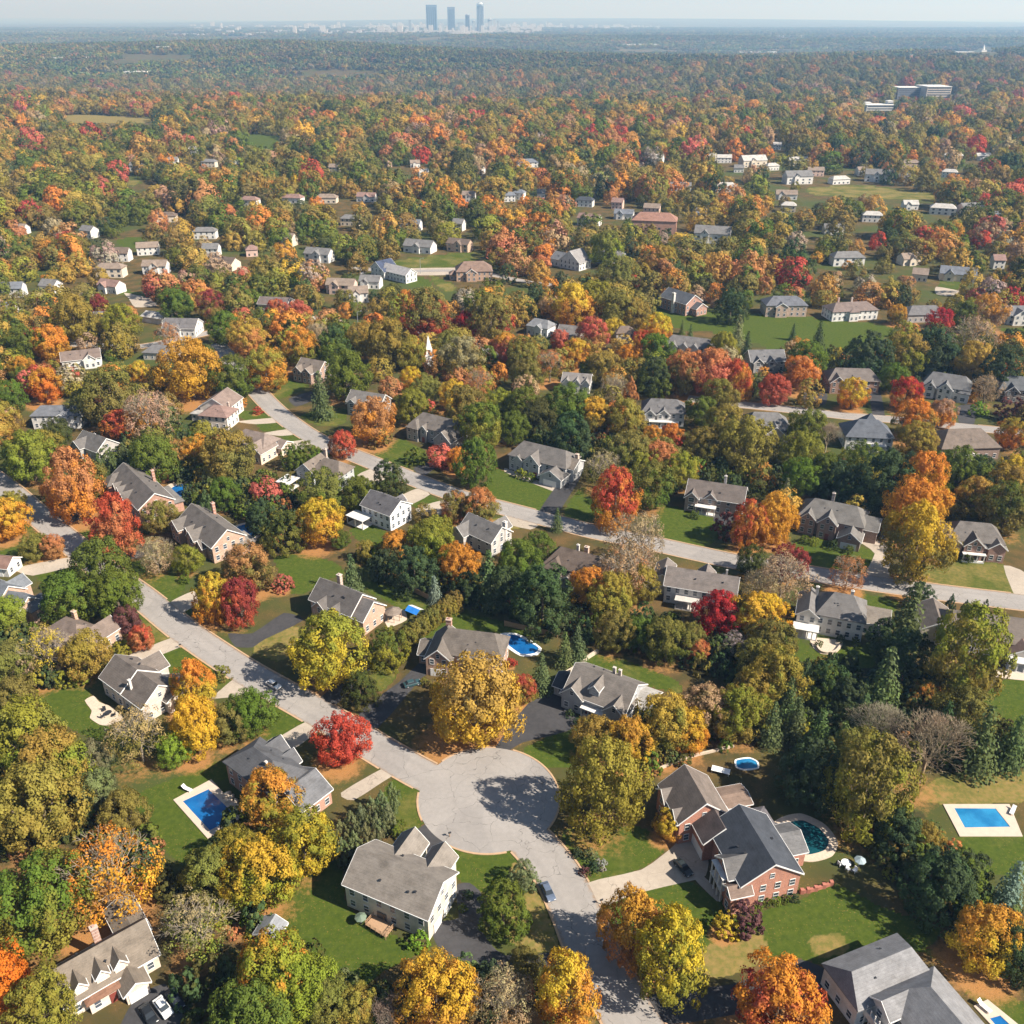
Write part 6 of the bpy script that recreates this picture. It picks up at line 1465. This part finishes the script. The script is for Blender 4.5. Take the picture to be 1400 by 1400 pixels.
def cabin_mesh():
    m = MB(); lo = [(-1.9, -.78), (1.1, -.78), (1.1, .78), (-1.9, .78)]; hi = [(-1.3, -.64), (.38, -.64), (.38, .64), (-1.3, .64)]
    m.v = [(x, y, .90) for x, y in lo] + [(x, y, 1.44) for x, y in hi]
    m.f = [(4, 5, 6, 7)] + [(i, (i + 1) % 4, 4 + (i + 1) % 4, 4 + i) for i in range(4)]
    return m.mesh('windows', M['carglass'])
lamp_me = MB().box(-.03, .03, -.2, .2, -.07, .07).mesh('headlight', M['white']); tail_me = MB().box(-.03, .03, -.22, .22, -.07, .07).mesh('taillight', M['brickwall'])
BODY, CABIN = body_mesh(), cabin_mesh()
def car(label, a, b, color, z=.08):
    p, q = P(*a, .6), P(*b, .6); c = ((p[0] + q[0]) / 2, (p[1] + q[1]) / 2)
    r = empty('parked_car', (*c, z), math.atan2(q[1] - p[1], q[0] - p[0]), (.9, .9, .9)); tag(r, label, 'car', 'cars parked on the streets and drives')
    link('body', BODY, r, color); link('windows', CABIN, r)
    for x in (-1.4, 1.4):
        for y in (-.82, .82):
            w = link('wheel', tyre, r, None, (x, y, .33)); link('rim', rim, w)
    for y in (-.62, .62): link('headlight', lamp_me, r, None, (2.28, y, .62)); link('taillight', tail_me, r, None, (-2.30, y, .72))
car('white sedan parked on the street below the yellow-green tree', (365,931), (383,941), (.74, .74, .73)); car('blue-grey car parked along the kerb below the turning circle', (743,1207), (755,1231), (.10, .13, .19))
car('white sedan parked between two dark cars', (215,1366), (231,1388), (.76, .76, .75)); car('dark navy car parked uphill of the white sedan', (233,1357), (246,1376), (.02, .025, .04)); car('black car parked downhill of the white sedan', (196,1376), (210,1398), (.015, .017, .02))
car('dark car in shade on the pale drive of the red brick house', (929,1180), (940,1192), (.02, .028, .03)); car('dark car on the asphalt drive behind the cream house', (553,1157), (567,1147), (.03, .04, .05)); car('dark teal car on the drive of the brown-roofed house', (556,936), (571,932), (.03, .07, .08))
car('dark car on the drive beside the white garage door', (1203,726), (1208,738), (.03, .04, .055)); car('dark car on the short drive above the big green oaks', (168,760), (182,757), (.02, .022, .03)); car('silver car on the drive of the navy and white house', (500,372), (492,374), (.5, .5, .52))

# ---------------------------------------------------------------- poles, mailboxes, steeple
def street_lamp(label, px, top):
    X, Y = P(*px); h = top; r = empty('street_lamp', (X, Y, 0)); tag(r, label, 'street lamp')
    MB().tube((0, 0, 0), (0, 0, h), .16, .09, 8).build('pole', M['metal'], r); MB().tube((0, 0, h - .1), (1.8, 0, h + .4), .07, .05, 6).build('arm', M['metal'], r); MB().box(1.6, 2.3, -.2, .2, h + .3, h + .5).build('lamp_head', M['metal'], r)
street_lamp('tall grey street lamp by the tan road beyond the copper tree', (490,450), 9); street_lamp('tall grey street lamp on the lawn by the navy and white house', (575,374), 9)
def mailbox(label, px):
    X, Y = P(*px); r = empty('mailbox', (X, Y, 0), .4); tag(r, label, 'mailbox')
    MB().box(-.06, .06, -.06, .06, 0, 1.0).build('post', M['wood'], r); MB().prism([(-.14, 1.0), (.14, 1.0), (.14, 1.2), (.07, 1.3), (-.07, 1.3), (-.14, 1.2)], -.28, .28, lambda q, u, v: (q, u, v)).build('box', M['dark'], r)
mailbox('dark mailbox at the mouth of the dark drive beside the turning circle', (615,1144)); mailbox('dark mailbox where the narrow drive meets the street', (247,886)); mailbox('dark mailbox by the pale drive below the oval shadow', (822,1236))
X, Y = P(587, 502); r = empty('church_steeple', (X, Y, 0), .3); tag(r, 'white church steeple with thin spire rising from the trees', 'church')
MB().box(-2, 2, -2, 2, 0, 6.2).build('tower', M['trim'], r); MB().box(-1.4, 1.4, -1.4, 1.4, 6.2, 9).build('belfry', M['trim'], r)
m = MB(); m.v = [(-1.3, -1.3, 9), (1.3, -1.3, 9), (1.3, 1.3, 9), (-1.3, 1.3, 9), (0, 0, 15)]; m.f = [(0, 1, 4), (1, 2, 4), (2, 3, 4), (3, 0, 4)]; m.build('spire', M['trim'], r)
for a_ in range(4): link('window', win_me, r, None, (1.45 * math.sin(a_ * math.pi / 2), -1.45 * math.cos(a_ * math.pi / 2), 7.6), a_ * math.pi / 2, (1.2, 1, 1.8))
LAND.append(('the white church steeple', X, Y))

# ---------------------------------------------------------------- big far buildings and the city
M['facade'] = obj_color_mat('far_facade', .6, .3)
def block(name, label, cat, px0, px1, y, hpx, color, depth=None, bands=0, top=None, z_=None):
    X0, Y0, Z0 = PT(px0, y); X1, _, _ = PT(px1, y); D = J(X0, Y0, Z0)[2]; w = (px1 - px0) * D / FOC; hh = hpx * D / FOC; d = depth or w * .4
    r = empty(name, (X0 + w / 2, Y0 + d / 2, Z0 - 1)); tag(r, label, cat)
    MB().box(-w / 2, w / 2, -d / 2, d / 2, 0, hh).build('wall', M['facade'], r, color)
    MB().box(-w / 2 - .5, w / 2 + .5, -d / 2 - .5, d / 2 + .5, hh, hh + max(1.0, hh * .04)).build('roof', M['facade'], r, top or (.62, .62, .6))
    for i in range(bands):
        z0 = hh * (i + .35) / bands; MB().box(-w * .47, w * .47, -d / 2 - .25, -d / 2 + .1, z0, z0 + hh * .42 / bands).build('window', M['glass'], r)
    return r, w, d, hh
block('apartment_block', 'dark fronted wing of the large apartment block on the wooded ridge', 'apartment block', 1226, 1264, 136, 15, (.20, .20, .22), 40, 6); block('apartment_block', 'sunlit cream wing of the large apartment block', 'apartment block', 1265, 1298, 137, 17, (.52, .46, .40), 60, 6)
block('institution_building', 'white low building with two end towers on the wooded slope', 'building', 1184, 1222, 153, 9, (.62, .60, .57), 30, 3)
for a_, b_, s_ in ((1182, 1189, 'shorter'), (1212, 1219, 'taller')): block('tower_block', f'{s_} white tower beside the low white building', 'building', a_, b_, 152, 13 if s_ == 'taller' else 11, (.64, .62, .6), 14, 2)
block('brick_chimney_tower', 'thin orange brick tower above the far woods', 'tower', 1243.6, 1246.4, 85, 9, (.45, .24, .17), 9, 0)
block('hilltop_hall', 'white hall beside the domed hilltop building', 'building', 1305, 1332, 74, 4, (.75, .74, .72), 40); block('hilltop_hall', 'white block at the far end of the hilltop row', 'building', 1356, 1363, 74, 5, (.75, .74, .72), 30)
r, w, d, hh = block('domed_building', 'small white domed building on the far hill', 'building', 1342, 1349, 71, 5, (.76, .75, .73), 20); MB().tube((0, 0, hh), (0, 0, hh * 2.4), w * .28, w * .02, 8).build('spire', M['trim'], r)
for a_, b_, y_, t_, c_, l_ in ((-10, 80, 45, 2.2, WH, 'long white warehouse row at the far edge of the plain'), (60, 112, 74, 2.6, WH, 'white warehouse in the hazy woods'), (165, 193, 79, 4, WH, 'white two-storey works hall nearest the woods'), (196, 236, 83, 3, WH, 'white low works hall between two others'), (226, 266, 84, 3, WH, 'white works hall with stepped roof'),
        (235, 305, 49, 2.6, WH, 'long white warehouse below the hazy ridge'), (306, 350, 48, 2, WH, 'pale warehouse beside the long white one'), (422, 468, 100, 3, (.6, .57, .53), 'cream school building in the hazy woods'), (470, 502, 101, 3, (.50, .29, .20), 'terracotta roofed school hall in the hazy woods'),
        (350, 390, 47, 2, WH, 'pale sheds in front of the city'), (850, 900, 69, 1.6, WH, 'thin white building line in the hazy valley'), (1060, 1105, 51, 2, WH, 'white warehouse row on the far plain'), (1115, 1126, 47, 1.6, WH, 'tiny white shed on the far plain'), (1140, 1172, 46, 1.8, WH, 'white far shed beyond the warehouse row'), (1010, 1062, 72, 1.6, WH, 'pale low buildings in the far valley')):
    block('distant_warehouse', l_, 'warehouse', a_, b_, y_, t_, c_, 60)
TW = [(583.5, 598, 45, 32.5, (.13, .19, .27), 'wide dark blue glass office tower of the distant skyline'), (612.5, 622.5, 45, 30, (.17, .22, .29), 'dark slab tower next to the wide one in the skyline'), (652, 662, 45, 34, (.42, .50, .57), 'tall pale tower with rounded top in the skyline'), (636.5, 642.5, 46, 22, (.24, .29, .35), 'narrow mid-height tower left of the pale rounded one'),
      (559.5, 563, 44, 14, (.24, .30, .36), 'lone slim tower left of the skyline'), (667, 673, 45, 16, (.30, .34, .38), 'brownish tower right of the pale rounded one'), (674.5, 677.5, 45, 16, (.34, .38, .42), 'slim tower in the right cluster of the skyline'), (679.5, 682, 45, 14, (.28, .33, .38), 'slimmest tower at the right end of the skyline'), (645.5, 650, 45, 14, (.3, .36, .42), 'short tower beside the pale rounded one'),
      (603.5, 608, 46, 10, (.36, .40, .44), 'low tower between the two dark ones'), (626, 633, 45, 12, (.26, .32, .38), 'squat dark tower right of the slab tower'), (566, 570, 46, 9, (.55, .57, .58), 'low pale block left of the wide dark tower')]
for a_, b_, y_, hp, c_, l_ in TW:
    r, w, d, hh = block('office_tower', l_, 'skyscraper', a_, b_, y_, hp, c_, None, 0, tuple(k * .9 for k in c_))
    if 'rounded' in l_: MB().tube((0, 0, hh + 2), (0, 0, hh + w * .28), w * .46, w * .25, 16).build('crown_top', M['facade'], r, c_)
    if hp > 20:
        for i in range(5): MB().box(-w * .46 + i * w * .19, -w * .46 + i * w * .19 + w * .12, -d / 2 - 1.2, -d / 2 + 1, hh * .04, hh * .95).build('window', M['glass'], r)
crng = np.random.default_rng(21); m = MB()
for i in range(640):
    px = crng.choice([crng.uniform(250, 745), crng.uniform(395, 745), crng.uniform(500, 720), crng.uniform(560, 690), crng.uniform(700, 900)]); py = crng.uniform(34.5, 47) if px < 745 else crng.uniform(36, 41)
    X, Y, Z = PT(px, py); w, d, hh = crng.uniform(18, 75), crng.uniform(20, 60), crng.uniform(9, 30) if crng.uniform() < .85 else crng.uniform(35, 75)
    m.box(X - w / 2, X + w / 2, Y, Y + d, Z - 2, Z + hh)
tag(m.build('distant_city', M['facade'], None, (.44, .44, .45)), 'low pale city blocks around the skyline towers', kind='stuff')

# ---------------------------------------------------------------- air
m, nt, out = mat_new('haze'); g = N(nt)
pv = g.n('VolumePrincipled'); pv.inputs['Color'].default_value = (.33, .60, 1.0, 1); pv.inputs['Absorption Color'].default_value = (.79, .78, 1, 1); pv.inputs['Density'].default_value = HAZE_DENSITY; pv.inputs['Anisotropy'].default_value = 0.15
nt.links.new(pv.outputs[0], out.inputs['Volume']); M['haze'] = m
hz = MB().box(-420000, 420000, -3000, 64000, -60, 700).build('haze', m)
tag(hz, 'thin autumn haze over the plain', kind='stuff')

# ---------------------------------------------------------------- labels that tell look-alikes apart
labelled += far_houses
from collections import defaultdict
lx = np.array([l[1] for l in LAND]); ly = np.array([l[2] for l in LAND])
used = defaultdict(list)
for o, d, x, y in labelled:
    dist = np.hypot(lx - x, ly - y); i = int(np.argmin(dist)); dx, dy = x - lx[i], y - ly[i]
    rel = ('right of' if dx > 0 else 'left of') if abs(dx) > abs(dy) * 1.1 else ('behind' if dy > 0 else 'in front of')
    used[d, rel, LAND[i][0]].append((dist[i], o))
ORD = ['nearest', 'second nearest', 'third nearest', 'fourth nearest', 'fifth nearest', 'sixth nearest', 'seventh nearest', 'eighth nearest', 'ninth nearest', 'tenth nearest']
for (d, rel, l), os_ in used.items():
    os_.sort(key=lambda q: q[0])
    for i, (_, o) in enumerate(os_):
        pre = '' if len(os_) == 1 else (ORD[i] + ' ' if i < len(ORD) else 'far ')
        o['label'] = f'{pre}{d} {rel} {l}'
for o, *_ in far_houses: o['group'] = 'small houses scattered in the far woods'
for o in COL.objects:
    if o.type == 'EMPTY' and o.get('category') == 'house' and not o.get('group'): o['group'] = 'suburban houses along the streets'
